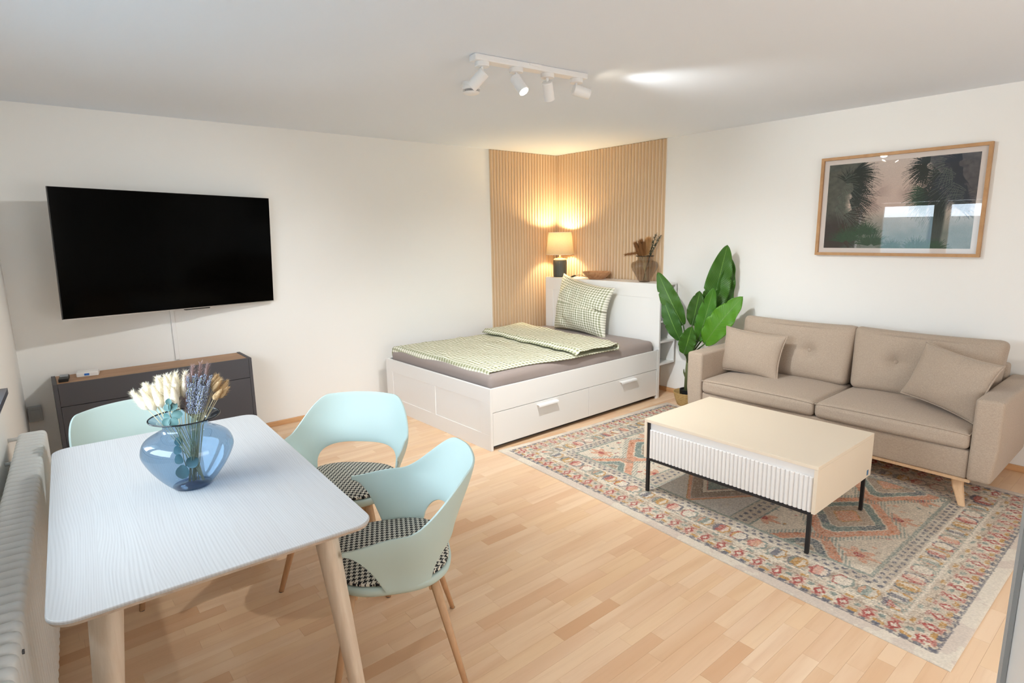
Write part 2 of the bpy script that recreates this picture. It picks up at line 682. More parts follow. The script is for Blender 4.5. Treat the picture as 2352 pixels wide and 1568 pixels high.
strips = []
prng = random.Random(5)
row = 0
x = 0.004
while x + PITCH_W < XR:
    ymin = wall_c_y(x + PITCH_W) + 0.004
    y = -0.004 - prng.random() * 0.3
    y1 = -0.004
    first = True
    while y1 > ymin + 0.03:
        L = prng.choice([0.27, 0.34, 0.41, 0.48, 0.55])
        if first:
            L *= 0.4 + 0.6 * prng.random()
            first = False
        y0 = max(y1 - L, ymin)
        strips.append((x, y0, y1))
        y1 = y0
    x += PITCH_W
    row += 1
scored = []
for s in strips:
    xm = s[0] + PITCH_W / 2
    pts = [project((xx, yy, 0)) for xx in (s[0], s[0] + PITCH_W) for yy in (s[1], s[2])]
    a = 0.0
    if None not in pts:
        cx = sum(p[0] for p in pts) / 4
        cyp = sum(p[1] for p in pts) / 4
        ym = (s[1] + s[2]) / 2
        hid = (in_rug(xm, s[1] + .03) and in_rug(xm, s[2] - .03)) or (xm < 1.68 and ym > -2.33) or (2.45 < xm < 4.3 and ym > -0.85) or (xm < 3.4 and ym < -4.25) or (xm < .33 and ym < -3.6)
        if -40 < cx < 2392 and -40 < cyp < 1700 and not hid:
            p0, p1, p2, p3 = pts
            a = abs((p3[0] - p0[0]) * (p2[1] - p1[1]) - (p2[0] - p1[0]) * (p3[1] - p0[1])) / 2
    scored.append(a)
order = sorted(range(len(strips)), key=lambda i: -scored[i])
big = set(i for i in order[:300] if scored[i] > 0)
plank_mesh = {}
rest = MB()


def plank_vf(x0, x1, y0, y1):
    g, b = GAP / 2, 0.0003
    v = [(x0 + g, y0 + g, -0.0035), (x1 - g, y0 + g, -0.0035), (x1 - g, y1 - g, -0.0035), (x0 + g, y1 - g, -0.0035),
         (x0 + g, y0 + g, -b), (x1 - g, y0 + g, -b), (x1 - g, y1 - g, -b), (x0 + g, y1 - g, -b),
         (x0 + g + b, y0 + g + b, 0), (x1 - g - b, y0 + g + b, 0), (x1 - g - b, y1 - g - b, 0), (x0 + g + b, y1 - g - b, 0)]
    f = [(8, 9, 10, 11), (4, 5, 9, 8), (5, 6, 10, 9), (6, 7, 11, 10), (7, 4, 8, 11), (0, 1, 5, 4), (1, 2, 6, 5), (2, 3, 7, 6), (3, 0, 4, 7)]
    return v, f


for i, (px, y0, y1) in enumerate(strips):
    if i in big:
        L = round(y1 - y0, 3)
        if L not in plank_mesh:
            v, f = plank_vf(-PITCH_W / 2, PITCH_W / 2, -L / 2, L / 2)
            plank_mesh[L] = new_mesh('plank', v, f)
        link('plank', plank_mesh[L], M['plank'], floor, (px + PITCH_W / 2, (y0 + y1) / 2, 0))
    else:
        rest.add(*plank_vf(px, px + PITCH_W, y0, y1))
ro = rest.obj('planks', M['plank'], floor)
ro['kind'] = 'stuff'

struct(MB().box(-0.2, 0.0, -5.6, 0.2, -0.08, H).obj('wall_left', M['wall']), 'white wall behind the television')
struct(MB().box(0.0, XR + 0.2, 0.0, 0.2, -0.08, H).obj('wall_back', M['wall']), 'white wall behind the sofa')
struct(MB().box(XR, XR + 0.2, -5.9, 0.0, -0.08, H).obj('wall_right', M['wall']), 'white wall at the right end of the room')
struct(MB().box(-0.2, XR + 0.2, -5.9, 0.2, H, H + 0.15).obj('ceiling', M['ceil']), 'white ceiling')
TH = 0.32
wb = MB()


def wall_piece(s0, s1, z0, z1):
    c = [wp(s0, -TH, z0), wp(s1, -TH, z0), wp(s1, 0, z0), wp(s0, 0, z0), wp(s0, -TH, z1), wp(s1, -TH, z1), wp(s1, 0, z1), wp(s0, 0, z1)]
    wb.add(c, [(0, 3, 2, 1), (4, 5, 6, 7), (0, 1, 5, 4), (1, 2, 6, 5), (2, 3, 7, 6), (3, 0, 4, 7)])


SE = 6.41
wall_piece(0, WIN1[0], -0.08, H)
wall_piece(WIN1[1], WIN2[0], -0.08, H)
wall_piece(WIN2[1], SE, -0.08, H)
for W_ in (WIN1, WIN2):
    wall_piece(W_[0], W_[1], -0.08, W_[2])
    wall_piece(W_[0], W_[1], W_[3], H)
struct(wb.obj('wall_front', M['wall']), 'white window wall with the radiator')

# skirting: slim beech strips
struct(MB().box(0.0, 0.016, wall_c_y(0) + 0.01, 0.0, 0.0, 0.042, 0.004).obj('baseboard_left', M['trim']), 'slim beech skirting along the television wall')
struct(MB().box(0.017, XR, -0.016, 0.0, 0.0, 0.042, 0.004).obj('baseboard_back', M['trim']), 'slim beech skirting along the sofa wall')
struct(MB().box(XR - 0.016, XR, -5.2, -0.017, 0.0, 0.042, 0.004).obj('baseboard_right', M['trim']), 'slim beech skirting along the right wall')


def wbox(mb, s0, s1, o0, o1, z0, z1):
    c = [wp(s0, o0, z0), wp(s1, o0, z0), wp(s1, o1, z0), wp(s0, o1, z0), wp(s0, o0, z1), wp(s1, o0, z1), wp(s1, o1, z1), wp(s0, o1, z1)]
    mb.add(c, [(0, 3, 2, 1), (4, 5, 6, 7), (0, 1, 5, 4), (1, 2, 6, 5), (2, 3, 7, 6), (3, 0, 4, 7)])
    return mb


def frame_ring(mb, s0, s1, z0, z1, wdt, o0, o1):
    wbox(mb, s0, s0 + wdt, o0, o1, z0, z1)
    wbox(mb, s1 - wdt, s1, o0, o1, z0, z1)
    wbox(mb, s0 + wdt, s1 - wdt, o0, o1, z0, z0 + wdt)
    wbox(mb, s0 + wdt, s1 - wdt, o0, o1, z1 - wdt, z1)


win = struct(thing('window_1', 'wide white two light window above the radiator', None, (0, 0, 0)))
s0, s1, z0, z1 = WIN1
mb = MB()
frame_ring(mb, s0, s1, z0, z1, 0.055, -0.17, -0.10)
mid = (2.45)
wbox(mb, mid - 0.04, mid + 0.04, -0.17, -0.10, z0 + 0.055, z1 - 0.055)
mb.obj('window_frame', M['white_lac'], win)
for a, b in ((s0 + 0.06, mid - 0.045), (mid + 0.045, s1 - 0.06)):
    mb = MB()
    frame_ring(mb, a, b, z0 + 0.06, z1 - 0.06, 0.05, -0.15, -0.085)
    so = mb.obj('sash', M['white_lac'], win)
    wbox(MB(), a + 0.05, b - 0.05, -0.122, -0.118, z0 + 0.11, z1 - 0.11).obj('pane', M['pane'], so)
wbox(MB(), 1.53, 3.64, -0.10, 0.062, 0.905, 0.93).obj('window_sill', M['slate'], win)

win = struct(thing('window_2', 'white window at the right edge with its sash standing open', None, (0, 0, 0)))
s0, s1, z0, z1 = WIN2
mb = MB()
frame_ring(mb, s0, s1, z0, z1, 0.055, -0.17, -0.10)
mb.obj('window_frame', M['white_lac'], win)
wbox(MB(), s0 + 0.002, s1 - 0.002, -0.26, -0.245, 1.22, z1 - 0.002).obj('daylight_blocker', M['white_lac'], win)  # added panel, out of view, to cut the daylight through this opening
# its inward opening sash, swung wide open
hx, hy = 5.150, -5.19
ex, ey = 4.9185, -4.345
L = math.hypot(ex - hx, ey - hy)
ang = math.atan2(ey - hy, ex - hx)
so = thing('sash', None, None, (hx, hy, 0), ang)
so.parent = win
mb = MB()
zz0, zz1 = 1.0, 1.97
for (a, b, c_, d) in ((0, 0.07, zz0, zz1), (L - 0.07, L, zz0, zz1), (0.07, L - 0.07, zz0, zz0 + 0.07), (0.07, L - 0.07, zz1 - 0.07, zz1)):
    mb.box(a, b, -0.062, 0.0, c_, d, 0.004)
mb.obj('sash_frame', M['white_lac'], so)
MB().box(0.06, L - 0.06, -0.036, -0.030, zz0 + 0.06, zz1 - 0.06).obj('pane', M['pane'], so)
MB().box(L - 0.011, L + 0.001, 0.0002, 0.003, zz0 + 0.01, zz1 - 0.01).obj('edge_strip', M['grey_plastic'], so)  # thin grey strip on the sash face along its free edge

# lawn bank rising outside the windows
gv, gf, _ = grid_vf(30, 16, lambda a, b: (wp(-6 + 22 * a, -0.36 - 15 * b, 0) + Vector((0, 0, -0.1 + (1.20 * sm(0, 0.04, b) + 0.85 * b + 0.03 * math.sin(9 * a + 7 * b))))))
tg = NT('lawn')
nzl = tg.noise(tg.coord('Object'), 5.0, 6.0, 0.7)
tg.set(tg.mix(nzl, rgb(84, 98, 100), rgb(142, 156, 160)), 0.9, spec=0.1)
struct(link('terrain', new_mesh('terrain', [tuple(q) for q in gv], gf, True), tg.m), 'grass bank outside the windows')
#@@OBJ


# ------------------------------------------------------------------ slatted wall panels in the corner
P_SL, W_SL = 0.0412, 0.0255


def slat_vf(hh):
    b = 0.004
    x, d0, d1 = W_SL / 2, 0.0, 0.0095
    sec = [(-x, d0), (x, d0), (x, d1 - b), (x - b, d1), (-x + b, d1), (-x, d1 - b)]
    v = [(a, -d, 0) for a, d in sec] + [(a, -d, hh) for a, d in sec]
    n = len(sec)
    f = [(i, (i + 1) % n, n + (i + 1) % n, n + i) for i in range(n)] + [tuple(range(n - 1, -1, -1)), tuple(range(n, 2 * n))]
    return v, [tuple(reversed(q)) for q in f]


sv, sf = slat_vf(H - 0.004)
slat_me = new_mesh('slat', sv, sf)
# on the sofa wall (faces -Y)
pb = thing('slat_panel', 'beige vertical slat panel behind the headboard, on the same wall as the sofa', 'wall panel', (0.0, -0.001, 0.001), 0, 'vertical slat wall panels')
MB().box(0.022, 1.506, -0.0085, 0.0, 0.043, H - 0.003).obj('backing_board', M['slat_back'], pb)
n_b = int((1.506 - 0.022) / P_SL)
for i in range(n_b):
    link('slat', slat_me, M['slat'], pb, (1.506 - W_SL / 2 - 0.001 - i * P_SL, -0.0085, 0.0))
# on the television wall (faces +X)
pa = thing('slat_panel', 'beige vertical slat panel left of the lamp, on the television wall beside the bed', 'wall panel', (0.001, -0.023, 0.001), R(90), 'vertical slat wall panels')
LA = 0.974 - 0.023
MB().box(-LA, 0.0, -0.0085, 0.0, 0.043, H - 0.003).obj('backing_board', M['slat_back'], pa)
MB().box(0.0005, 0.0205, -0.0205, 0.0, 0.043, H - 0.003, 0.002).obj('corner_strip', M['slat'], pa)
for i in range(int(LA / P_SL)):
    link('slat', slat_me, M['slat'], pa, (-LA + W_SL / 2 + 0.001 + i * P_SL, -0.0085, 0.0))

# ------------------------------------------------------------------ bed
BG, BT = 0.151, 0.0152              # gap to the wall, turn
bed = thing('bed', 'white double bed with two drawers, tall headboard and panelled foot, in the slatted corner', 'bed', (BG, -0.030, 0.0), BT)
BW, BL, BHF, BHH, BD = 1.54, 2.34, 0.475, 1.10, 0.286
mb = MB()
# foot panel with a raised frame round shallow fields
mb.box(0, BW, -BL, -BL + 0.018, 0.0, BHF, 0.0015)
obj_foot = mb.obj('footboard', M['white_lac'], bed)
mb = MB()
yf = -BL
for (a, b, c_, d) in ((0, BW, 0.365, BHF), (0, BW, 0.0, 0.12), (0, 0.115, 0.12, 0.365), (BW - 0.115, BW, 0.12, 0.365), (BW / 2 - 0.04, BW / 2 + 0.04, 0.12, 0.365)):
    mb.box(a, b, yf - 0.004, yf + 0.001, c_, d, 0.0012)
mb.obj('foot_frame', M['white_lac'], obj_foot)
# side rail, far side, slat base
MB().box(BW - 0.020, BW - 0.002, -BL + 0.019, -BD - 0.001, 0.292, BHF, 0.0015).obj('side_rail', M['white_lac'], bed)
MB().box(0.0, 0.018, -BL + 0.019, -BD - 0.001, 0.0, BHF, 0.0015).obj('side_panel', M['white_lac'], bed)
MB().box(0.019, BW - 0.021, -BL + 0.02, -BD - 0.002, 0.30, 0.32).obj('mattress_base', M['white_lac'], bed)
MB().box(BW - 0.023, BW - 0.0, -BD - 0.022, -BD - 0.002, 0.0, BHF, 0.0015).obj('corner_post', M['white_lac'], bed)
MB().box(BW - 0.07, BW - 0.055, -BL + 0.02, -BD - 0.03, 0.0, 0.29).obj('inner_board', M['vent_dark'], bed)
ym = -1.300 + 0.03
for (a, b, hy_) in ((-BL + 0.021, ym - 0.0015, -1.772), (ym + 0.0015, -BD - 0.025, -0.758)):
    dr = MB().box(BW - 0.020, BW - 0.002, a, b, 0.035, 0.288, 0.0015).obj('drawer', M['white_lac'], bed)
    # lip handle: a bent strip hooked over the front
    hb = MB()
    prof = [(0.0, 0.267), (0.022, 0.267), (0.030, 0.262), (0.032, 0.250), (0.030, 0.249), (0.027, 0.259), (0.020, 0.263), (0.0, 0.263)]
    n = len(prof)
    v = [(BW - 0.002 + p_, hy_ - 0.108, z_) for p_, z_ in prof] + [(BW - 0.002 + p_, hy_ + 0.108, z_) for p_, z_ in prof]
    f = [(i, n + i, n + (i + 1) % n, (i + 1) % n) for i in range(n)] + [tuple(range(n)), tuple(range(2 * n - 1, n - 1, -1))]
    hb.add(v, f)
    hb.obj('handle', M['white_metal'], dr)
# headboard: panel with frame, box behind, open side shelves
hb = MB().box(0, BW, -BD, -BD + 0.018, 0.0, BHH - 0.018, 0.0015).obj('headboard', M['white_lac'], bed)
mb = MB()
for (a, b, c_, d) in ((0, BW, 0.965, BHH - 0.018), (0, 0.115, 0.50, 0.965), (BW - 0.115, BW, 0.50, 0.965), ):
    mb.box(a, b, -BD - 0.004, -BD + 0.001, c_, d, 0.0012)
mb.obj('head_frame', M['white_lac'], hb)
MB().box(0, BW, -BD - 0.002, -0.029, BHH - 0.018, BHH, 0.0015).obj('headboard_top', M['white_lac'], bed)
MB().box(0, BW - 0.0, -0.045, -0.029, 0.32, BHH - 0.019, 0.001).obj('back_panel', M['white_lac'], bed)
MB().box(0, 0.018, -BD + 0.019, -0.046, 0.0, BHH - 0.019, 0.001).obj('box_side', M['white_lac'], bed)
MB().box(BW - 0.30, BW - 0.282, -BD + 0.019, -0.046, 0.0, BHH - 0.019, 0.001).obj('shelf_divider', M['white_lac'], bed)
for z in (0.32, 0.535, 0.735):
    MB().box(BW - 0.281, BW, -BD + 0.019, -0.046, z, z + 0.018, 0.001).obj('shelf', M['white_lac'], bed)


def bedp(u, v, z):
    """a point in bed coordinates, to the world"""
    c_, s_ = math.cos(BT), math.sin(BT)
    return (BG + u * c_ - v * s_, -0.030 + u * s_ + v * c_, z)


# mattress with its fitted sheet
def mat_def(p, n):
    p = p.copy()
    if n[2] > -0.3:
        e = max(abs(n[0]), abs(n[1]))
        p.z += 0.006 * (1 - e ** 4) - 0.006 * sm(0.9, 1.0, max(abs(n[0]), abs(n[1])) if min(abs(n[0]), abs(n[1])) > 0.85 else 0)
    wr = math.sin(p.y * 11 + p.z * 30 + 1.3 * math.sin(p.y * 5)) * 0.0035 * (1 if abs(n[0]) > 0.9 or abs(n[1]) > 0.9 else 0.15)
    p.x += wr * (1 if n[0] > 0 else -1) * (abs(n[0]) > 0.9)
    p.y += wr * (abs(n[1]) > 0.9)
    return p


v, f = rbox_vf(0.738, 0.998, 0.121, 0.045, 26, 4, mat_def)
mt = thing('mattress', 'thick mattress in a taupe grey fitted sheet on the white bed', 'mattress', bedp(BW / 2 - 0.002, -BD - 1.022, 0.3215), BT)
link('fitted_sheet', new_mesh('fitted_sheet', v, f, True), M['sheet'], mt, (0, 0, 0.1215))

# gingham duvet folded back on itself
def duvet():
    prof = []          # (y from the head end, z above the mattress) of the section, with arc length
    for k in range(22):
        prof.append((-1.055 + 0.0 + (0.50) * k / 21.0, 0.062 - 0.010 * math.sin(k / 21 * 3.1)))
    prof[0] = (-1.075, 0.030)
    for k in range(1, 8):
        a = math.pi / 2 - math.pi * k / 8
        prof.append((-0.555 + 0.026 * math.cos(a), 0.036 + 0.026 * math.sin(a)))
    for k in range(46):
        prof.append((-0.560 - (1.995 - 0.560) * k / 45, 0.012 + 0.008 * sm(8, 14, k)))
    for k in range(1, 7):
        a = math.pi / 2 * k / 6
        prof.append((-1.995 - 0.028 * math.sin(a), 0.020 - 0.030 * (1 - math.cos(a))))
    for k in range(1, 5):
        prof.append((-2.026 - 0.001 * k, -0.010 - 0.013 * k))
    nv, nu = len(prof), 64
    s_ = [0.0]
    for i in range(1, nv):
        s_.append(s_[-1] + math.hypot(prof[i][0] - prof[i - 1][0], prof[i][1] - prof[i - 1][1]))
    v, uv = [], []
    for j in range(nv):
        y0, z0 = prof[j]
        top = j < 22
        for i in range(nu):
            a = i / (nu - 1)
            q = sm(-0.55, -2.0, y0)
            xl = 0.035 + 0.03 * math.sin(y0 * 4)
            xr = 1.495 - 0.10 * sm(-1.0, -2.02, y0) + 0.012 * math.sin(y0 * 9)
            if top:
                xr += 0.012 + 0.015 * math.sin(j * 0.5)
            x = xl + (xr - xl) * a
            y = y0 + (0.06 - 0.15 * a if j < 30 else (-0.09 * a + 0.06) * (1 - sm(-0.6, -1.6, y0)))
            if j > 74:
                y += 0.004 * math.sin(a * 14)
                z0 = z0 + 0.018 * (float(fbm(a * 9, 0.3, 12)) - 0.5) * (j - 74) / 5
            am = 0.019 if 29 < j < 74 else 0.013
            wr = (float(fbm(x * 5.0 + 2 * y, y * 7.0 - x, 3)) - 0.45) * 2 * am + (float(fbm(x * 13, y * 13 + x * 4, 8)) - 0.5) * am * 0.9
            wr *= sm(0, 0.04, a) * sm(1, 0.96, a) if not (j > 74) else 0.2
            z = z0 + max(wr, -0.006)
            if top:
                z += 0.004 * math.sin(a * 9 + 1) + 0.004
            z -= 0.010 * sm(0.93, 1.0, a) + 0.008 * sm(0.05, 0, a)
            if x > 1.46 and not top and z0 > 0:
                z -= 0.0
            v.append((x, y, max(z, 0.006) if z0 > 0.005 and y > -2.0 else z))
            uv.append((a, s_[j] / 1.48))
    f = [(j * nu + i, j * nu + i + 1, (j + 1) * nu + i + 1, (j + 1) * nu + i) for j in range(nv - 1) for i in range(nu - 1)]
    return v, f, uv


v, f, uv = duvet()
dv = link('duvet', new_mesh('duvet', v, f, True, uv), M['duvet'])
tag(dv, 'sage and cream gingham duvet folded back across the bed', 'duvet')
dv.location = bedp(0.04, -BD + 0.012, 0.568)
dv.rotation_euler = (0, 0, BT)
so_ = dv.modifiers.new('thickness', 'SOLIDIFY')
so_.thickness = 0.007
so_.offset = 1


def pillow_vf(w, h, th, pinch=0.07, n=26, pw=0.5, wr=0.0, seed=0, ear=0.0):
    """cushion lying in XZ, front face towards -Y"""
    v, f, uv = [], [], []
    ids = {}
    for sd in (0, 1):
        for j in range(n + 1):
            for i in range(n + 1):
                a, b = -math.cos(math.pi * i / n), -math.cos(math.pi * j / n)
                a = 0.6 * a + 0.4 * (2 * i / n - 1)
                b = 0.6 * b + 0.4 * (2 * j / n - 1)
                edge = i in (0, n) or j in (0, n)
                if edge and sd == 1:
                    ids[(1, i, j)] = ids[(0, i, j)]
                    continue
                x = w / 2 * a * (1 - pinch * (1 - b * b)) * (1 + ear * abs(a * b) ** 3)
                z = h / 2 * b * (1 - pinch * (1 - a * a)) * (1 + ear * abs(a * b) ** 3)
                d = th / 2 * max(0.0, (1 - a * a) * (1 - b * b)) ** pw
                if wr:
                    d += (float(fbm(x * 9 + seed, z * 9, seed)) - 0.5) * wr * (1 - max(abs(a), abs(b)) ** 6) + (float(fbm(x * 24 + seed, z * 10 + x * 14, seed + 3)) - 0.5) * wr * 0.5 * (1 - max(abs(a), abs(b)) ** 8)
                y = -d if sd == 0 else d
                ids[(sd, i, j)] = len(v)
                v.append((x, y, z))
                uv.append(((a + 1) / 2, (b + 1) / 2))
    for sd in (0, 1):
        for j in range(n):
            for i in range(n):
                q = (ids[(sd, i, j)], ids[(sd, i + 1, j)], ids[(sd, i + 1, j + 1)], ids[(sd, i, j + 1)])
                f.append(q if sd == 0 else tuple(reversed(q)))
    rim = [ids[(0, i, 0)] for i in range(n + 1)] + [ids[(0, n, j)] for j in range(1, n + 1)] + [ids[(0, i, n)] for i in range(n - 1, -1, -1)] + [ids[(0, 0, j)] for j in range(n - 1, 0, -1)]
    return v, f, uv, [v[k] for k in rim]


v, f, uv, _ = pillow_vf(0.74, 0.53, 0.24, 0.06, 36, 0.42, 0.05, 4, 0.07)
v2 = []
for (x, y, z) in v:        # a slumped pillow: left corner stands, right end sags and folds
    a = x / 0.37
    b = z / 0.265
    z2 = z - 0.040 * a * (1 if b > 0 else 0.0) - 0.006 * a
    y2 = y + 0.03 * b * b
    crease = math.exp(-((a - 0.72) / 0.16) ** 2 - ((b - 0.05 + 0.5 * (a - 0.7)) / 0.12) ** 2)
    y2 += 0.035 * crease * (1 if y < 0 else 0)
    v2.append((x, y2, z2))
pl = link('pillow', new_mesh('pillow', v2, f, True, uv), M['pillow'])
tag(pl, 'sage and white gingham pillow leaning on the white headboard', 'pillow')
pl.location = (0.850, -0.474, 0.832)
pl.rotation_euler = (R(-12), R(1), R(-4))

# ------------------------------------------------------------------ television, its duct, the sideboard
tv = thing('television', 'large black flat television swung out from the white wall on its arm', 'television', (0.240, -3.976, 1.492))
n_ = Vector((math.cos(-0.224), -math.sin(-0.224), 0))
cc = Vector((math.sin(-0.224), math.cos(-0.224), 0))
upv = Vector((0, 0, 1)) * math.cos(0.054) + n_ * math.sin(0.054)
nn = cc.cross(upv).normalized()
if nn.dot(n_) < 0:
    nn = -nn
e1 = cc * math.cos(-0.013) + upv * math.sin(-0.013)
e2 = upv * math.cos(-0.013) - cc * math.sin(-0.013)
mx = Matrix.Identity(3)
for i in range(3):
    mx[i][0], mx[i][1], mx[i][2] = e1[i], -nn[i], e2[i]      # local X along, -Y out of the screen, Z up
tv.rotation_euler = mx.to_euler()
tv.scale = (0.988, 1.0, 0.988)
MB().box(-0.7245, 0.7245, 0.001, 0.024, -0.4145, 0.4145, 0.003).obj('housing', M['tv_body'], tv)
MB().box(-0.7215, 0.7215, -0.0005, 0.0015, -0.4075, 0.4115).obj('screen', M['screen'], tv)
mb = MB()
mb.box(-0.7245, 0.7245, -0.0016, 0.0, -0.4150, -0.4095)
mb.obj('lower_bezel', M['chrome'], tv)
MB().box(0.02, 0.20, -0.001, 0.026, -0.424, -0.4146, 0.002).obj('sensor_bar', M['tv_body'], tv)
MB().box(-0.34, 0.16, 0.024, 0.050, -0.22, 0.18, 0.006).obj('rear_cover', M['tv_body'], tv)
mb = MB()
iv = mx.transposed()
ctr = Vector((0.240, -3.976, 1.492))


def tvl(p):
    return iv @ (Vector(p) - ctr)


mb.tube([tvl((0.022, -3.80, 1.49)), tvl((0.075, -3.93, 1.49)), tvl(ctr + mx @ Vector((0, 0.05, 0)))], 0.018, 8)
mb.obj('wall_arm', M['black_metal'], tv)
du = MB().box(0.0005, 0.014, -4.034, -4.006, 0.683, 1.46, 0.004).obj('cable_duct', M['white_lac'])
tag(du, 'slim white cable duct running down the wall below the television', 'cable duct')

SBY0, SBY1, SBD, SBH = -4.785, -3.58, 0.318, 0.682
sb = thing('sideboard', 'anthracite sideboard with an oak top standing under the television', 'sideboard', (0.018, SBY0, 0.0))
SL = SBY1 - SBY0
MB().box(0, SBD, 0.0, 0.022, 0.0, SBH, 0.001).obj('side_panel', M['anthracite'], sb)
MB().box(0, SBD, SL - 0.022, SL, 0.0, SBH, 0.001).obj('side_panel', M['anthracite'], sb)
MB().box(0, SBD - 0.022, 0.0225, SL - 0.0225, SBH - 0.03, SBH - 0.004, 0.001).obj('oak_top', M['oak_top'], sb)
MB().box(0, 0.006, 0.0225, SL - 0.0225, 0.0, SBH - 0.031).obj('back_panel', M['anthracite'], sb)
MB().box(SBD - 0.02, SBD, 0.0235, SL - 0.0235, 0.532, SBH - 0.001, 0.001).obj('flap_front', M['anthracite'], sb)
yc = 0.56
for a, b in ((0.0235, yc - 0.0015), (yc + 0.0015, SL - 0.0235)):
    MB().box(SBD - 0.02, SBD, a, b, 0.05, 0.528, 0.001).obj('door', M['anthracite'], sb)
MB().box(SBD - 0.06, SBD - 0.03, 0.0235, SL - 0.0235, 0.0, 0.05).obj('plinth', M['anthracite'], sb)
# white box with its blue mark, small black gadget
bx = thing('router_box', 'small flat white box with a blue mark on the sideboard', 'router', (0.125, -4.585, SBH - 0.004), R(-8))
MB().box(-0.05, 0.05, -0.062, 0.062, 0.0, 0.030, 0.006).obj('case', M['white_lac'], bx)
MB().box(0.0498, 0.0506, -0.018, 0.010, 0.008, 0.022, 0.0).obj('blue_mark', M['blue_mark'], bx)
gk = thing('plug_strip', 'small black socket block at the left end of the sideboard', 'socket block', (0.19, -4.72, SBH - 0.004), R(-6))
MB().box(-0.075, 0.075, -0.026, 0.026, 0.0, 0.022, 0.003).obj('body', M['black_plastic'], gk)
mb = MB()
for k in range(3):
    mb.box(-0.068, -0.052, -0.020 + k * 0.015, -0.010 + k * 0.015, 0.0215, 0.026, 0.001)
mb.obj('sockets', M['vent_dark'], gk)
MB().box(-0.03, 0.005, -0.022, 0.022, 0.0215, 0.034, 0.002).obj('plug', M['grey_plastic'], gk)
# socket box low on the wall corner
jb = thing('socket_box', 'small grey socket box low on the wall by the radiator end', 'socket box', (0.0005, -4.905, 0.445))
MB().box(0, 0.042, -0.03, 0.045, -0.05, 0.05, 0.004).obj('housing', M['grey_plastic'], jb)
MB().box(0.042, 0.046, -0.018, 0.033, -0.03, 0.03, 0.001).obj('cover', M['grey_plastic'], jb)
#@@OBJ2


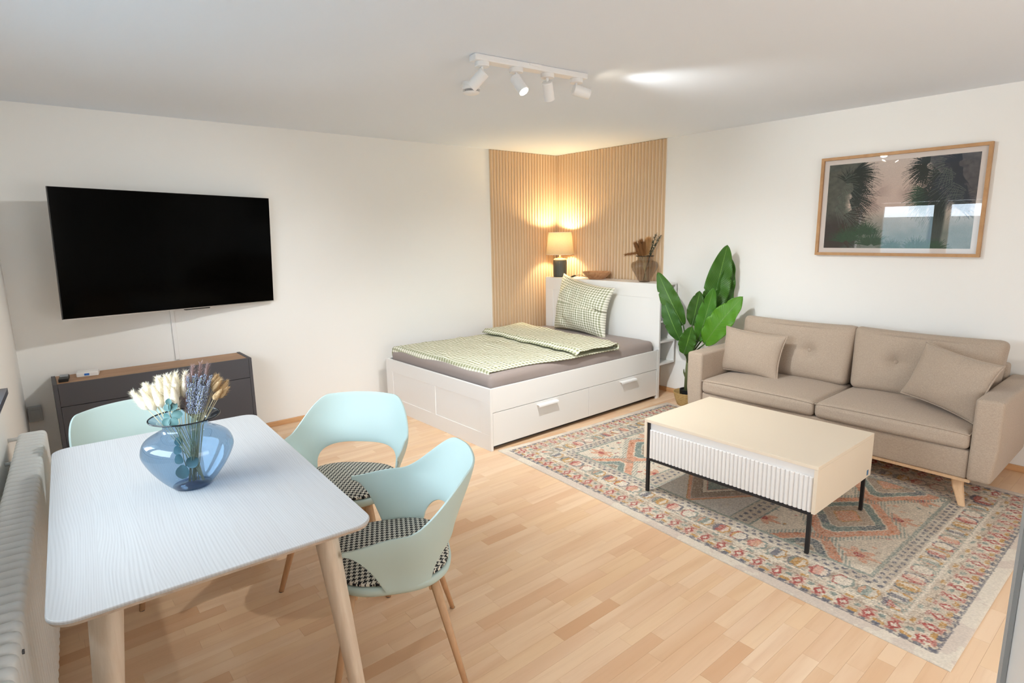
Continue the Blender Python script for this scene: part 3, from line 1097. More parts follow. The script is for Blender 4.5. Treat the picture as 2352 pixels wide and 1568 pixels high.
# ------------------------------------------------------------------ rug
def rug_colors(U, V):
    """U along the length 0..2.805, V from the window-side edge 0..2.0 (metres)"""
    Lr, Wr = 2.805, 2.0
    n = U.shape
    g = np.random.default_rng(3)
    cream = np.array([214, 203, 186.]); taupe = np.array([176, 156, 138.]); salmon = np.array([204, 140, 112.])
    teal = np.array([104, 124, 122.]); navy = np.array([78, 82, 100.]); red = np.array([156, 58, 56.]); gold = np.array([178, 122, 52.])
    brown = np.array([136, 118, 104.]); pale = np.array([222, 212, 198.]); pink = np.array([212, 150, 134.]); greyb = np.array([164, 160, 156.])
    C = np.empty(n + (3,)); C[:] = cream
    du, dv = np.minimum(U, Lr - U), np.minimum(V, Wr - V)
    d = np.minimum(du, dv)                       # distance to the nearest edge
    side = du < dv                               # bands along the short edges
    s = np.where(side, V, U)                     # run along the band
    s0 = np.where(side, np.where(U < Lr / 2, 0.0, 0.031), np.where(V < Wr / 2, 0.013, 0.047))
    wob = (vnoise(U * 60, V * 60, 1) - 0.5) * 0.006 + (g.random(n) - 0.5) * 0.004
    d = d + wob
    s = s + s0 + (vnoise(U * 70, V * 70, 2) - 0.5) * 0.008 + (g.random(n) - 0.5) * 0.004

    def put(mask, col, a=1.0):
        C[mask] = C[mask] * (1 - a) + col * a

    def cell(p):
        return np.floor(s / p).astype(int), (s / p - np.floor(s / p) - 0.5) * p
    fade = fbm(U * 2.3, V * 2.3, 21)              # worn patches
    fade2 = fbm(U * 9, V * 9, 31)
    # ground of the border: cream mottled with taupe
    mott = (fade2 > 0.50)
    put((d < 0.41) & mott, taupe, 0.62)
    # band 1: 0.055-0.205, row of small red diamonds with gold and blue dabs
    b1 = (d > 0.058) & (d < 0.205)
    k, r = cell(0.098)
    y1 = d - 0.120
    put(b1 & (np.abs(r) / 0.040 + np.abs(y1) / 0.040 < 1) & (k % 3 == 1), pink, 0.4)
    dia = np.abs(r) / 0.026 + np.abs(y1) / 0.040
    put(b1 & (dia < 1), red, 0.95)
    put(b1 & (dia < 0.45), pale, 0.9)
    wing = (np.abs(np.abs(y1) - 0.038) < 0.007) & (np.abs(r) < 0.022)
    put(b1 & wing, red, 0.55)
    k2, r2 = cell(0.049)
    off = (np.abs(np.abs(r) - 0.049) < 0.013) & (np.abs(y1 - 0.022) < 0.012)
    put(b1 & off, teal, 0.85)
    put(b1 & (np.abs(np.abs(r) - 0.040) < 0.012) & (np.abs(y1 + 0.026) < 0.010), gold, 0.85)
    put(b1 & (np.abs(np.abs(r) - 0.049) < 0.016) & (np.abs(y1 + 0.046) < 0.010), navy, 0.85)
    put(b1 & (np.abs(r) < 0.020) & (np.abs(y1 - 0.062) < 0.009) & (k % 2 == 0), gold, 0.8)
    put(b1 & (np.abs(r - 0.02) < 0.018) & (np.abs(y1 - 0.068) < 0.008) & (k % 2 == 1), teal, 0.8)
    put(b1 & (np.abs(np.abs(r) - 0.034) < 0.011) & (np.abs(y1 - 0.050) < 0.007), brown, 0.7)
    # thin dark line near the edge, cream margin outside
    put(d < 0.056, pale, 1.0)
    put((d < 0.056) & (fade2 > 0.55), np.array([206, 190, 180.]), 0.7)
    tri = (d > 0.055) & (d < 0.062 + 0.014 * (np.abs(((s / 0.049) % 1) - 0.5) * 2 > 0.5))
    put(tri, navy, 0.75)
    # band 2: 0.215-0.325, big broken motifs in red, navy, gold, salmon
    put((d > 0.205) & (d < 0.216), pale, 0.9)
    put((d > 0.216) & (d < 0.224) & ((s / 0.03) % 1 > 0.45), teal, 0.75)
    b2 = (d > 0.226) & (d < 0.322)
    k, r = cell(0.104)
    yc_ = d - 0.273
    hexm = np.maximum(np.abs(r) * 1.0 + 0.4 * np.abs(yc_), np.abs(yc_) * 1.05)
    fills = [red, pale, salmon, navy, gold, pink, pale, teal]
    for q in range(8):
        mq = b2 & (k % 8 == q)
        put(mq & (hexm < 0.043), fills[q], 0.80)
        put(mq & (hexm < 0.043) & (r > 0.012), pale, 0.85)
        put(mq & (hexm < 0.043) & (r < -0.020), fills[(q + 3) % 8], 0.85)
        put(mq & (np.abs(hexm - 0.044) < 0.006) & (r > 0), [gold, navy, teal, gold][q % 4], 0.85)
        put(mq & (np.abs(hexm - 0.044) < 0.005) & (r < 0), [navy, red, red, teal][q % 4], 0.75)
    put(b2 & (np.abs(np.abs(r) - 0.050) < 0.006) & (np.abs(yc_) < 0.03), brown, 0.6)
    # band 3: 0.33-0.41, rows of dark dots on greyed ground
    put((d > 0.322) & (d < 0.332), pale, 0.9)
    b3 = (d > 0.334) & (d < 0.412)
    put(b3, greyb, 0.30)
    for dd, ph in ((0.352, 0.0), (0.382, 0.5)):
        rr = (((s / 0.046 + ph) % 1) - 0.5) * 0.046
        put(b3 & (np.abs(rr) < 0.011) & (np.abs(d - dd) < 0.009), navy, 0.85)
    put((d > 0.400) & (d < 0.420), teal, 0.7)
    # ---- field
    fld = (d >= 0.420)
    put(fld, cream, 1.0)
    put(fld & (fade > 0.58), np.array([196, 182, 164.]), 0.5)
    um = U - Lr / 2
    # little scattered motifs
    for q in range(300):
        cx, cyy = g.uniform(0.42, Lr - 0.42), g.uniform(0.42, Wr - 0.42)
        col = [teal, navy, red, gold, teal, brown, salmon][g.integers(0, 7)]
        w_, h_ = g.uniform(0.006, 0.028), g.uniform(0.005, 0.011)
        th = g.choice([0.5, -0.5, 0.0, 1.2])
        i0 = (np.abs(U - cx) < 0.05) & (np.abs(V - cyy) < 0.05) & fld
        a = (U - cx) * math.cos(th) + (V - cyy) * math.sin(th)
        b = -(U - cx) * math.sin(th) + (V - cyy) * math.cos(th)
        put(i0 & (np.abs(a) / w_ + np.abs(b) / h_ * 0.8 < 1 + 2 * wob / 0.006 * 0.2), col, 0.8)
    # orange star flowers in the field corners and between the lozenges
    for cx in (0.52, 1.02, Lr - 0.52, Lr - 1.02):
        for cyy in (0.56, 1.0 + 0.09, 1.44):
            rr = np.hypot(U - cx, (V - cyy) * 1.4)
            th = np.arctan2((V - cyy) * 1.4, U - cx)
            st = rr < 0.075 + 0.025 * np.cos(6 * th)
            put(fld & st, salmon, 0.85)
            put(fld & (rr < 0.028), red, 0.9)
    # stacked lozenges left and right
    for cx in (-0.66, 0.68):
        for cv in (0.305, 0.93, 1.555):
            ax, av = np.abs(um - cx) + wob, np.abs(V - cv) + wob
            q = np.maximum((ax / 0.275 + av / 0.36), av / 0.315 + 0.0 * ax)
            q2 = np.maximum(q, ax / 0.262)
            fr = (q2 < 1.16) & (q2 > 1.0) & (((U * 55 + V * 20) % 1) > 0.5)
            put(fld & fr, teal, 0.7)
            put(fld & (q2 < 1.0), salmon, 1.0)
            put(fld & (q2 < 1.0) & (q2 > 0.80) & (vnoise(U * 55, V * 55, 8) > 0.74), np.array([168, 92, 60.]), 0.8)
            put(fld & (q2 < 0.78), cream, 0.9)
            put(fld & (q2 < 0.74), teal, 1.0)
            put(fld & (q2 < 0.74) & (fade > 0.55), navy, 0.55)
            put(fld & (q2 < 0.54), cream, 0.9)
            put(fld & (q2 < 0.51), brown, 0.9)
            put(fld & (q2 < 0.51) & (fade2 > 0.5), taupe, 0.8)
            put(fld & (q2 < 0.27), salmon, 0.95)
            put(fld & (np.abs(q2 - 0.27) < 0.02), gold, 0.6)
    # centre panel between two dotted dividers: nested chevrons
    for sx in (-0.315, 0.315):
        a = um - sx + wob
        m_ = fld & (np.abs(a) < 0.055)
        put(m_, np.array([178, 168, 154.]), 0.9)
        for o_, ph in ((-0.02, 0), (0.02, 0.5)):
            rr = (((V / 0.05 + ph) % 1) - 0.5) * 0.05
            put(m_ & (np.abs(a - o_) < 0.010) & (np.abs(rr) < 0.012), navy, 0.85)
        put(fld & (np.abs(np.abs(a) - 0.060) < 0.006), teal, 0.85)
    cen = fld & (np.abs(um) < 0.255)
    put(cen, np.array([190, 188, 184.]), 0.9)
    q = np.abs(um + 0.02) * 1.55 + np.abs(V - 1.0) + wob
    for lo, hi, col in ((0.56, 0.60, salmon), (0.44, 0.555, brown), (0.385, 0.44, cream), (0.24, 0.38, teal), (0.20, 0.24, salmon), (0.10, 0.20, cream), (0.0, 0.10, red)):
        put(cen & (q >= lo) & (q < hi), col, 0.92)
    for lo in (0.60, 0.558, 0.44, 0.385):
        put(cen & (np.abs(q - lo) < 0.005), [gold, greyb, np.array([70, 60, 60.]), red][[0.60, 0.558, 0.44, 0.385].index(lo)], 0.8)
    # yarn: single tufts lighter or darker, worn spots pulled to cream
    worn = (g.random(n) < 0.14 + 0.38 * np.clip((fade - 0.45) * 3, 0, 1))
    put(worn & (d > 0.056), cream * 0.97, 0.72)
    sp = g.random(n)
    C *= np.where(d < 0.056, 0.95 + 0.1 * g.random(n), 0.84 + 0.3 * g.random(n))[..., None]
    C[(sp < 0.05) & (d > 0.056)] *= 0.86
    C = C * 0.80 + np.array([205, 194, 178.]) * 0.20
    return np.clip(C, 0, 255)


def lin_arr(C):
    C = C / 255.0
    return np.where(C <= 0.04045, C / 12.92, ((C + 0.055) / 1.055) ** 2.4)


def build_rug():
    nu, nv = 640, 456
    a, b = np.meshgrid(np.linspace(0, 1, nu), np.linspace(0, 1, nv))
    C = lin_arr(rug_colors(a * 2.805, b * 2.0))
    P = [np.array([q.x, q.y]) for q in RUG]
    XY = ((1 - a) * (1 - b))[..., None] * P[0] + (a * (1 - b))[..., None] * P[1] + (a * b)[..., None] * P[2] + ((1 - a) * b)[..., None] * P[3]
    XY[..., 0] += np.where(a < 0.02, 0.012 * np.sin(b * 5), 0)
    XY[..., 1] += 0.006 * np.sin(a * 7) * (1 - b)
    g = np.random.default_rng(9)
    Z = 0.0085 + (g.random(a.shape) - 0.5) * 0.0012 + 0.0015 * (fbm(a * 9, b * 7, 4) - 0.5)
    ed = np.minimum(np.minimum(a * 2.8, (1 - a) * 2.8), np.minimum(b * 2, (1 - b) * 2))
    Z -= 0.003 * np.clip(1 - ed / 0.008, 0, 1)
    v = np.concatenate([XY.reshape(-1, 2), Z.reshape(-1, 1)], 1)
    i = np.arange(nu * nv).reshape(nv, nu)
    f = np.stack([i[:-1, :-1], i[:-1, 1:], i[1:, 1:], i[1:, :-1]], -1).reshape(-1, 4)
    rim = np.concatenate([i[0, :], i[1:, -1], i[-1, -2::-1], i[-2:0:-1, 0]])
    k = len(v)
    low = v[rim].copy()
    low[:, 2] = 0.0004
    v = np.concatenate([v, low])
    n = len(rim)
    q = np.arange(n)
    side = np.stack([rim[q], k + q, k + (q + 1) % n, rim[(q + 1) % n]], -1)
    f = np.concatenate([f, side])
    cols = np.concatenate([C.reshape(-1, 3), np.tile(lin_arr(np.array([[226, 220, 210.]])), (n, 1))])
    cols = np.concatenate([cols, np.ones((len(cols), 1))], 1)
    me = bpy.data.meshes.new('rug')
    me.vertices.add(len(v))
    me.vertices.foreach_set('co', v.astype(np.float32).ravel())
    me.loops.add(f.size)
    me.loops.foreach_set('vertex_index', f.astype(np.int32).ravel())
    me.polygons.add(len(f))
    me.polygons.foreach_set('loop_start', np.arange(0, f.size, 4, dtype=np.int32))
    me.polygons.foreach_set('loop_total', np.full(len(f), 4, dtype=np.int32))
    me.update(calc_edges=True)
    me.validate()
    at = me.color_attributes.new('tone', 'FLOAT_COLOR', 'POINT')
    at.data.foreach_set('color', cols.astype(np.float32).ravel())
    return me


rug = link('rug', build_rug(), M['rug'])
tag(rug, 'faded oriental rug with salmon lozenges and bordered edges on the beech floor', 'rug')

# ------------------------------------------------------------------ coffee table
ct = thing('coffee_table', 'cream coffee table with fluted drawer front and black legs on the rug', 'coffee table', (2.885, -2.062, 0.0105), 0.004)
CW, CD, CB, CT = 1.012, 0.715, 0.215, 0.459
MB().box(0, CW, 0, CD, CT - 0.018, CT, 0.0015).obj('table_top', M['cream'], ct)
for a in (0.0, CW - 0.018):
    MB().box(a, a + 0.018, 0.0, CD, CB, CT - 0.0185, 0.0012).obj('side_panel', M['cream'], ct)
MB().box(0.0185, CW - 0.0185, CD - 0.02, CD - 0.002, CB, CT - 0.0185, 0.001).obj('back_panel', M['cream'], ct)
MB().box(0.0185, CW - 0.0185, 0.03, CD - 0.021, CB + 0.002, CB + 0.016).obj('drawer_base', M['cream'], ct)
MB().box(0.030, CW - 0.0185, 0.018, 0.029, CT - 0.085, CT - 0.0185).obj('upper_strip', M['rib_white'], ct)
# fluted drawer front: one moulded board with 42 rounded ribs
x0, x1, z0, z1 = 0.034, CW - 0.021, CB + 0.003, CT - 0.062
nr = 42
sec = []
for k in range(nr):
    for j in range(6):
        tt = j / 6
        sec.append((x0 + (x1 - x0) * (k + tt) / nr, 0.013 - 0.0095 * math.sqrt(max(0.0, math.sin(math.pi * tt)))))
sec.append((x1, 0.013))
v = [(a, b, z0) for a, b in sec] + [(a, b, z1 - 0.003) for a, b in sec] + [(a, b * 0.5 + 0.007, z1) for a, b in sec] + [(a, 0.026, z1) for a, b in sec] + [(a, 0.026, z0) for a, b in sec]
ns = len(sec)
f = []
for r in range(4):
    for i in range(ns - 1):
        f.append((r * ns + i, r * ns + i + 1, (r + 1) * ns + i + 1, (r + 1) * ns + i))
for i in range(ns - 1):
    f.append((4 * ns + i, 4 * ns + i + 1, i + 1, i))
link('fluted_drawer', new_mesh('fluted_drawer', v, f), M['rib_white'], ct)
# black metal underframe: rails and four legs
mb = MB()
mb.box(0.02, CW - 0.02, 0.004, 0.022, CB - 0.014, CB - 0.0005, 0.001)
mb.box(0.02, CW - 0.02, CD - 0.026, CD - 0.008, CB - 0.014, CB - 0.0005, 0.001)
mb.box(0.02, 0.038, 0.023, CD - 0.027, CB - 0.014, CB - 0.0005, 0.001)
mb.box(CW - 0.038, CW - 0.02, 0.023, CD - 0.027, CB - 0.014, CB - 0.0005, 0.001)
mb.obj('metal_frame', M['black_metal'], ct)
MB().box(0.0188, 0.0335, 0.006, 0.022, CB, CT - 0.0188, 0.001).obj('dark_gap_strip', M['black_metal'], ct)  # black strip standing in for the dark gap left of the drawer
for (a, b) in ((0.018, 0.002), (CW - 0.036, 0.002), (0.018, CD - 0.026), (CW - 0.036, CD - 0.026)):
    MB().box(a, a + 0.018, b, b + 0.018, 0.0, CB - 0.001, 0.001).obj('leg', M['black_metal'], ct)
MB().box(CW - 0.0003, CW + 0.0008, CD - 0.062, CD - 0.040, CB + 0.012, CB + 0.042).obj('label', M['label_blue'], ct)

# ------------------------------------------------------------------ sofa
SX0, SX1, SF = 2.405, 4.360, -0.905
sofa = thing('sofa', 'long beige two seat fabric sofa on pale wooden legs against the white wall', 'sofa', ((SX0 + SX1) / 2, -0.48, 0.0))
hw = (SX1 - SX0) / 2
AW = 0.130
ZB, ZA = 0.172, 0.652
yb, yf = 0.43, SF + 0.48             # back and front in sofa coordinates


def arm_def(sg):
    def d(p, n):
        p = p.copy()
        if n[2] < -0.2:
            p.x -= sg * 0.018 * (-n[2]) * (1 if n[0] * sg > 0 else 0)
        return p
    return d


for sg in (-1, 1):
    v, f = rbox_vf(AW / 2, (yb - yf) / 2, (ZA - ZB) / 2, 0.022, 6, 4, arm_def(sg))
    ar = link('armrest', new_mesh('armrest', v, f, True), M['sofa'], sofa, (sg * (hw - AW / 2), (yb + yf) / 2, (ZA + ZB) / 2))
    # piped seam round the arm's inner front edge
v, f = rbox_vf(hw - AW - 0.001, (yb - yf) / 2 - 0.012, 0.085, 0.012, 10, 3)
link('seat_base', new_mesh('seat_base', v, f, True), M['sofa'], sofa, (0, (yb + yf) / 2 + 0.008, 0.257))
v, f = rbox_vf(hw - AW - 0.001, 0.055, 0.19, 0.02, 10, 3)
link('back_frame', new_mesh('back_frame', v, f, True), M['sofa'], sofa, (0, yb - 0.06, 0.535))
MB().box(-hw + 0.10, hw - 0.115, yf + 0.03, yb - 0.03, 0.150, 0.171, 0.004).obj('wood_rail', M['sofa_leg'], sofa)


def seat_def(p, n):
    p = p.copy()
    e = (1 - n[0] ** 4) * (1 - n[1] ** 4)
    if n[2] > 0:
        p.z += 0.026 * e
    p.y -= 0.010 * (1 - n[0] ** 2) * (1 if n[1] < -0.8 else 0)
    return p


CWD = (2 * (hw - AW) - 0.012) / 4
for sg in (-1, 1):
    v, f = rbox_vf(CWD, 0.345, 0.052, 0.032, 12, 4, seat_def)
    so = link('seat_cushion', new_mesh('seat_cushion', v, f, True), M['sofa'], sofa, (sg * (CWD + 0.003), yf + 0.343, 0.396))
    pts = []
    for k in range(33):            # piping along the front and sides of the top edge
        a = -1 + 2 * k / 32
        pts.append((a * (CWD - 0.004), -0.345 - 0.008 * (1 - a * a) + 0.006, 0.040 + 0.010 * (1 - a ** 4)))
    pp = [(-CWD + 0.002, 0.25, 0.042), (-CWD + 0.002, -0.1, 0.044), (-CWD + 0.002, -0.31, 0.041)] + pts + [(CWD - 0.002, -0.31, 0.041), (CWD - 0.002, -0.1, 0.044), (CWD - 0.002, 0.25, 0.042)]
    MB().tube(pp, 0.0042, 6).obj('piping', M['sofa'], so, True)


def back_def(p, n):
    p = p.copy()
    e = (1 - n[0] ** 4) * (1 - n[2] ** 4)
    d = d2 = 0.0
    for bx_ in (-0.135, 0.135):
        q, r_ = p.x - bx_, p.z
        d += math.exp(-((q / 0.05) ** 2 + (r_ / 0.05) ** 2))
        d2 += math.exp(-((q / 0.016) ** 2)) * math.exp(-(((r_ - 0.05) / 0.10) ** 2)) + math.exp(-((r_ / 0.016) ** 2)) * math.exp(-((q / 0.07) ** 2))
    if n[1] < 0:
        p.y -= 0.045 * e - 0.034 * d - 0.007 * d2
    else:
        p.y += 0.010 * e
    p.z -= 0.010 * (1 - n[0] ** 2) * (1 if n[2] > 0.8 else 0)
    p.x += 0.012 * n[0] * n[2]
    return p


for sg in (-1, 1):
    v, f = rbox_vf(CWD - 0.002, 0.068, 0.222, 0.042, 45, 4, back_def)
    so = link('back_cushion', new_mesh('back_cushion', v, f, True), M['sofa'], sofa, (sg * (CWD + 0.002), 0.205, 0.668), (R(-11), 0, 0))
    bv, bf = lathe_vf([(0.0005, -0.006), (0.010, -0.005), (0.0135, 0.0), (0.011, 0.004), (0.0005, 0.006)], 14)
    for bx_ in (-0.135, 0.135):
        link('button', new_mesh('button', bv, bf, True), M['sofa'], so, (bx_, -0.072, 0), (R(90), 0, 0))
for (lx, ly, sx, sy) in ((-hw + 0.16, yf + 0.10, -1, -1), (hw - 0.185, yf + 0.10, 0.9, -1), (-hw + 0.16, yb - 0.10, -1, 0.6), (hw - 0.185, yb - 0.10, 0.9, 0.6)):
    zt = 0.150
    zb = 0.0108 if ly < 0 else 0.0002
    a, b = 0.030, 0.017
    cx, cy_ = lx + sx * 0.055, ly + sy * 0.075
    mb = MB()
    v = []
    for (z, x, y, r) in ((zt, lx, ly, a), (zt - 0.05, lx + sx * 0.012, ly + sy * 0.02, a * 0.92), (zb, cx, cy_, b)):
        for k in range(12):
            th = 2 * math.pi * k / 12
            v.append((x + r * math.copysign(abs(math.cos(th)) ** 0.6, math.cos(th)), y + r * 0.8 * math.copysign(abs(math.sin(th)) ** 0.6, math.sin(th)), z))
    f = [(r * 12 + k, (r + 1) * 12 + k, (r + 1) * 12 + (k + 1) % 12, r * 12 + (k + 1) % 12) for r in range(2) for k in range(12)]
    f += [tuple(range(12)), tuple(range(35, 23, -1))]
    link('leg', new_mesh('leg', v, f), M['sofa_leg'], sofa)


def scatter(loc, rot, label, w_, h_, th):
    v, f, uv, rim = pillow_vf(w_, h_, th, 0.05, 24, 0.5, 0.012, 6, 0.05)
    o = link('scatter_cushion', new_mesh('scatter_cushion', v, f, True), M['sofa'], None, loc, rot)
    tag(o, label, 'cushion', 'beige scatter cushions on the sofa')
    rr = rim + rim[:2]
    MB().tube(rr, 0.0052, 6, False).obj('piping', M['sofa'], o, True)
    return o


scatter((2.735, -0.535, 0.634), (R(-15), R(3), R(2)), 'beige piped cushion at the end of the sofa near the green plant', 0.47, 0.335, 0.155)
scatter((4.030, -0.590, 0.660), (R(-18), R(7), R(-26)), 'beige piped cushion tilted against the armrest below the framed picture', 0.47, 0.345, 0.155)


# ------------------------------------------------------------------ framed picture
def print_colors(nu, nv):
    u, v = np.meshgrid(np.linspace(0, 1, nu), np.linspace(0, 1, nv))
    g = np.random.default_rng(21)
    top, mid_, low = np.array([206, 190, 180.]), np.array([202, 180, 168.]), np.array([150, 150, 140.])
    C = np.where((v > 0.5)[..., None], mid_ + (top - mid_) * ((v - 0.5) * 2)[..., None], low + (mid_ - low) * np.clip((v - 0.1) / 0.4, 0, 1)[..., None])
    hz = fbm(u * 9, v * 9, 2)

    def soft(m, col, a):
        C[:] = C * (1 - (m * a)[..., None]) + np.array(col, float) * (m * a)[..., None]
    asp = 1.55
    # hazy far palms
    for (cx, cyy, r) in ((0.38, 0.66, 0.12), (0.58, 0.62, 0.10), (0.34, 0.5, 0.1)):
        rr = np.hypot((u - cx) * asp, v - cyy) / r
        soft(np.clip(1.3 - rr, 0, 1) * (0.4 + 0.6 * (hz > 0.5)), (150, 128, 122), 0.45)
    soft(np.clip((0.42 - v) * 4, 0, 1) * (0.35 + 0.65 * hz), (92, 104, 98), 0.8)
    # dark masses
    edge = 0.24 + 0.07 * np.sin(v * 9) + 0.10 * (hz - 0.5)
    soft(np.clip((edge - u) * 22, 0, 1) * (0.72 + 0.28 * fbm(u * 40, v * 30, 6)), (42, 52, 46), 0.86)
    soft(np.clip((edge * 0.7 - u) * 22, 0, 1) * np.clip((0.45 - v) * 6, 0, 1), (54, 40, 38), 0.7)
    edge2 = 0.80 - 0.10 * v + 0.05 * np.sin(v * 11) + 0.12 * (hz - 0.5)
    soft(np.clip((u - edge2) * 22, 0, 1) * np.clip((v - 0.40) * 7, 0, 1) * (0.72 + 0.28 * fbm(u * 40, v * 30, 7)), (44, 48, 56), 0.88)
    # trunks
    soft(np.clip(1 - np.abs(u - (0.245 + 0.05 * v)) / 0.014, 0, 1) * (v < 0.45), (196, 198, 204), 0.9)
    tr = np.clip((0.052 - np.abs(u - (0.765 + 0.02 * np.sin(v * 3) + 0.05 * np.clip(0.12 - v, 0, 1)))) * 60, 0, 1) * (v < 0.56)
    soft(tr * (0.75 + 0.25 * hz), (46, 54, 50), 0.95)

    def frond(cx, cyy, r, a0, a1, n, col, droop=0.25, s0_=0.15, wmax=2):
        for k in range(n):
            a = a0 + (a1 - a0) * (k + g.random() * 0.8) / n
            L = r * (0.75 + 0.35 * g.random())
            for s_ in np.linspace(s0_, 1, 60):
                x = cx + L * s_ * math.cos(a) / asp
                y = cyy + L * s_ * math.sin(a) - droop * L * s_ * s_
                i, j = int(x * (nu - 1)), int(y * (nv - 1))
                wd_ = 1 if s_ > 0.75 else wmax
                if 0 <= i < nu - 2 and 0 <= j < nv - 2:
                    C[j:j + wd_, i:i + wd_] = C[j:j + wd_, i:i + wd_] * 0.12 + np.array(col) * 0.88 * (0.85 + 0.3 * g.random())
    dk, gr, bl = (34, 42, 40), (52, 78, 60), (40, 46, 58)
    frond(0.17, 0.86, 0.34, -1.3, 1.0, 60, dk)
    frond(0.16, 0.62, 0.36, -1.2, 0.9, 60, dk)
    frond(0.12, 0.36, 0.36, -1.1, 0.8, 60, (50, 46, 42))
    frond(0.08, 0.15, 0.30, -0.6, 1.2, 40, (58, 44, 40))
    frond(0.16, 0.75, 0.26, 0.5, 2.4, 30, dk)
    for (cx, cyy, r, a0, a1, col) in ((0.70, 0.90, 0.26, 1.6, 4.6, dk), (0.80, 0.76, 0.34, 2.2, 4.4, dk), (0.72, 0.60, 0.26, 2.4, 4.6, gr), (0.82, 0.62, 0.36, 2.8, 4.7, dk),
                                      (0.90, 0.90, 0.34, 1.8, 4.8, bl), (0.86, 0.48, 0.26, -0.6, 1.6, bl), (0.93, 0.70, 0.3, 2.0, 5.0, bl), (0.84, 0.86, 0.3, 3.6, 5.6, bl)):
        frond(cx, cyy, r, a0, a1, 60, col)
    for (cx, cyy, r, a0, a1) in ((0.10, 0.78, 0.24, -1.4, 1.2), (0.05, 0.55, 0.26, -1.2, 1.0), (0.90, 0.74, 0.28, 2.2, 4.6), (0.97, 0.56, 0.26, 2.2, 4.4), (0.83, 0.92, 0.22, 2.4, 5.0), (0.12, 0.42, 0.22, -1.2, 0.8)):
        frond(cx, cyy, r, a0, a1, 16, (96, 108, 98), 0.25, 0.30, 1)
    for (cx, cyy, r) in ((0.17, 0.06, 0.26), (0.36, 0.02, 0.24), (0.50, -0.04, 0.18), (0.66, -0.03, 0.20), (0.30, 0.14, 0.22), (0.78, -0.04, 0.18)):
        frond(cx, cyy, r, 0.3, 2.9, 46, (46, 74, 52), 0.15)
    C *= (0.96 + 0.08 * g.random(C.shape[:2]))[..., None]
    return np.clip(C, 0, 255)


PX0, PX1, PZ0, PZ1 = 2.945, 3.985, 1.382, 2.110
pic = thing('framed_picture', 'oak framed landscape print of palm trees hanging above the sofa', 'picture', ((PX0 + PX1) / 2, -0.002, (PZ0 + PZ1) / 2))
pw, ph = (PX1 - PX0) / 2, (PZ1 - PZ0) / 2
FW = 0.021
for nm, (a, b, c_, d) in (('top', (-pw, pw, ph - FW, ph)), ('bottom', (-pw, pw, -ph, -ph + FW)), ('side', (-pw, -pw + FW, -ph + FW, ph - FW)), ('side', (pw - FW, pw, -ph + FW, ph - FW))):
    MB().box(a, b, -0.030, 0.0, c_, d, 0.0012).obj('frame_bar', M['frame_oak'], pic)
MB().box(-pw + FW, pw - FW, -0.012, -0.002, -ph + FW, ph - FW).obj('mat_board', plain('mat_board', rgb(224, 214, 208), 0.8), pic)
nu, nv = 420, 280
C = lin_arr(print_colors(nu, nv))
mw = 0.040
gx, gz = np.meshgrid(np.linspace(-pw + FW + mw * 0.9, pw - FW - mw * 0.9, nu), np.linspace(-ph + FW + mw * 0.85, ph - FW - mw * 0.85, nv))
v = np.stack([gx.ravel(), np.full(gx.size, -0.0125), gz.ravel()], 1)
i = np.arange(nu * nv).reshape(nv, nu)
f = np.stack([i[:-1, :-1], i[:-1, 1:], i[1:, 1:], i[1:, :-1]], -1).reshape(-1, 4)
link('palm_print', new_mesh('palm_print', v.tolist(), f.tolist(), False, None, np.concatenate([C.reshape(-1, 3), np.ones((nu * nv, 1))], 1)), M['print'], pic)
MB().add([(-pw + FW, -0.016, -ph + FW), (pw - FW, -0.016, -ph + FW), (pw - FW, -0.016, ph - FW), (-pw + FW, -0.016, ph - FW)], [(0, 1, 2, 3)]).obj('glass', M['print_glass'], pic)
#@@OBJ3


# ------------------------------------------------------------------ dining table
TZ = 0.741
TC, TR_ = (2.743, -4.478), R(-2.45)
TLX, TLY = 1.402, 0.785
tb = thing('dining_table', 'white stained ash dining table on four tapered legs beside the radiator', 'table', (TC[0], TC[1], 0.0), TR_)


def rrect(hx_, hy_, r, n=8, bow=0.0):
    out = []
    for (cx, cy_, a0) in ((hx_ - r, hy_ - r, 0), (-hx_ + r, hy_ - r, 90), (-hx_ + r, -hy_ + r, 180), (hx_ - r, -hy_ + r, 270)):
        for k in range(n + 1):
            a = R(a0 + 90 * k / n)
            out.append((cx + r * math.cos(a), cy_ + r * math.sin(a)))
    return out


def slab(outline_fn, layers):
    """stack of scaled outlines: layers = [(inset, z)]"""
    v, f = [], []
    for ins, z in layers:
        v += [(x, y, z) for x, y in outline_fn(ins)]
    n = len(v) // len(layers)
    for i in range(len(layers) - 1):
        f += [(i * n + k, i * n + (k + 1) % n, (i + 1) * n + (k + 1) % n, (i + 1) * n + k) for k in range(n)]
    f += [tuple(range(n - 1, -1, -1)), tuple((len(layers) - 1) * n + k for k in range(n))]
    return v, f


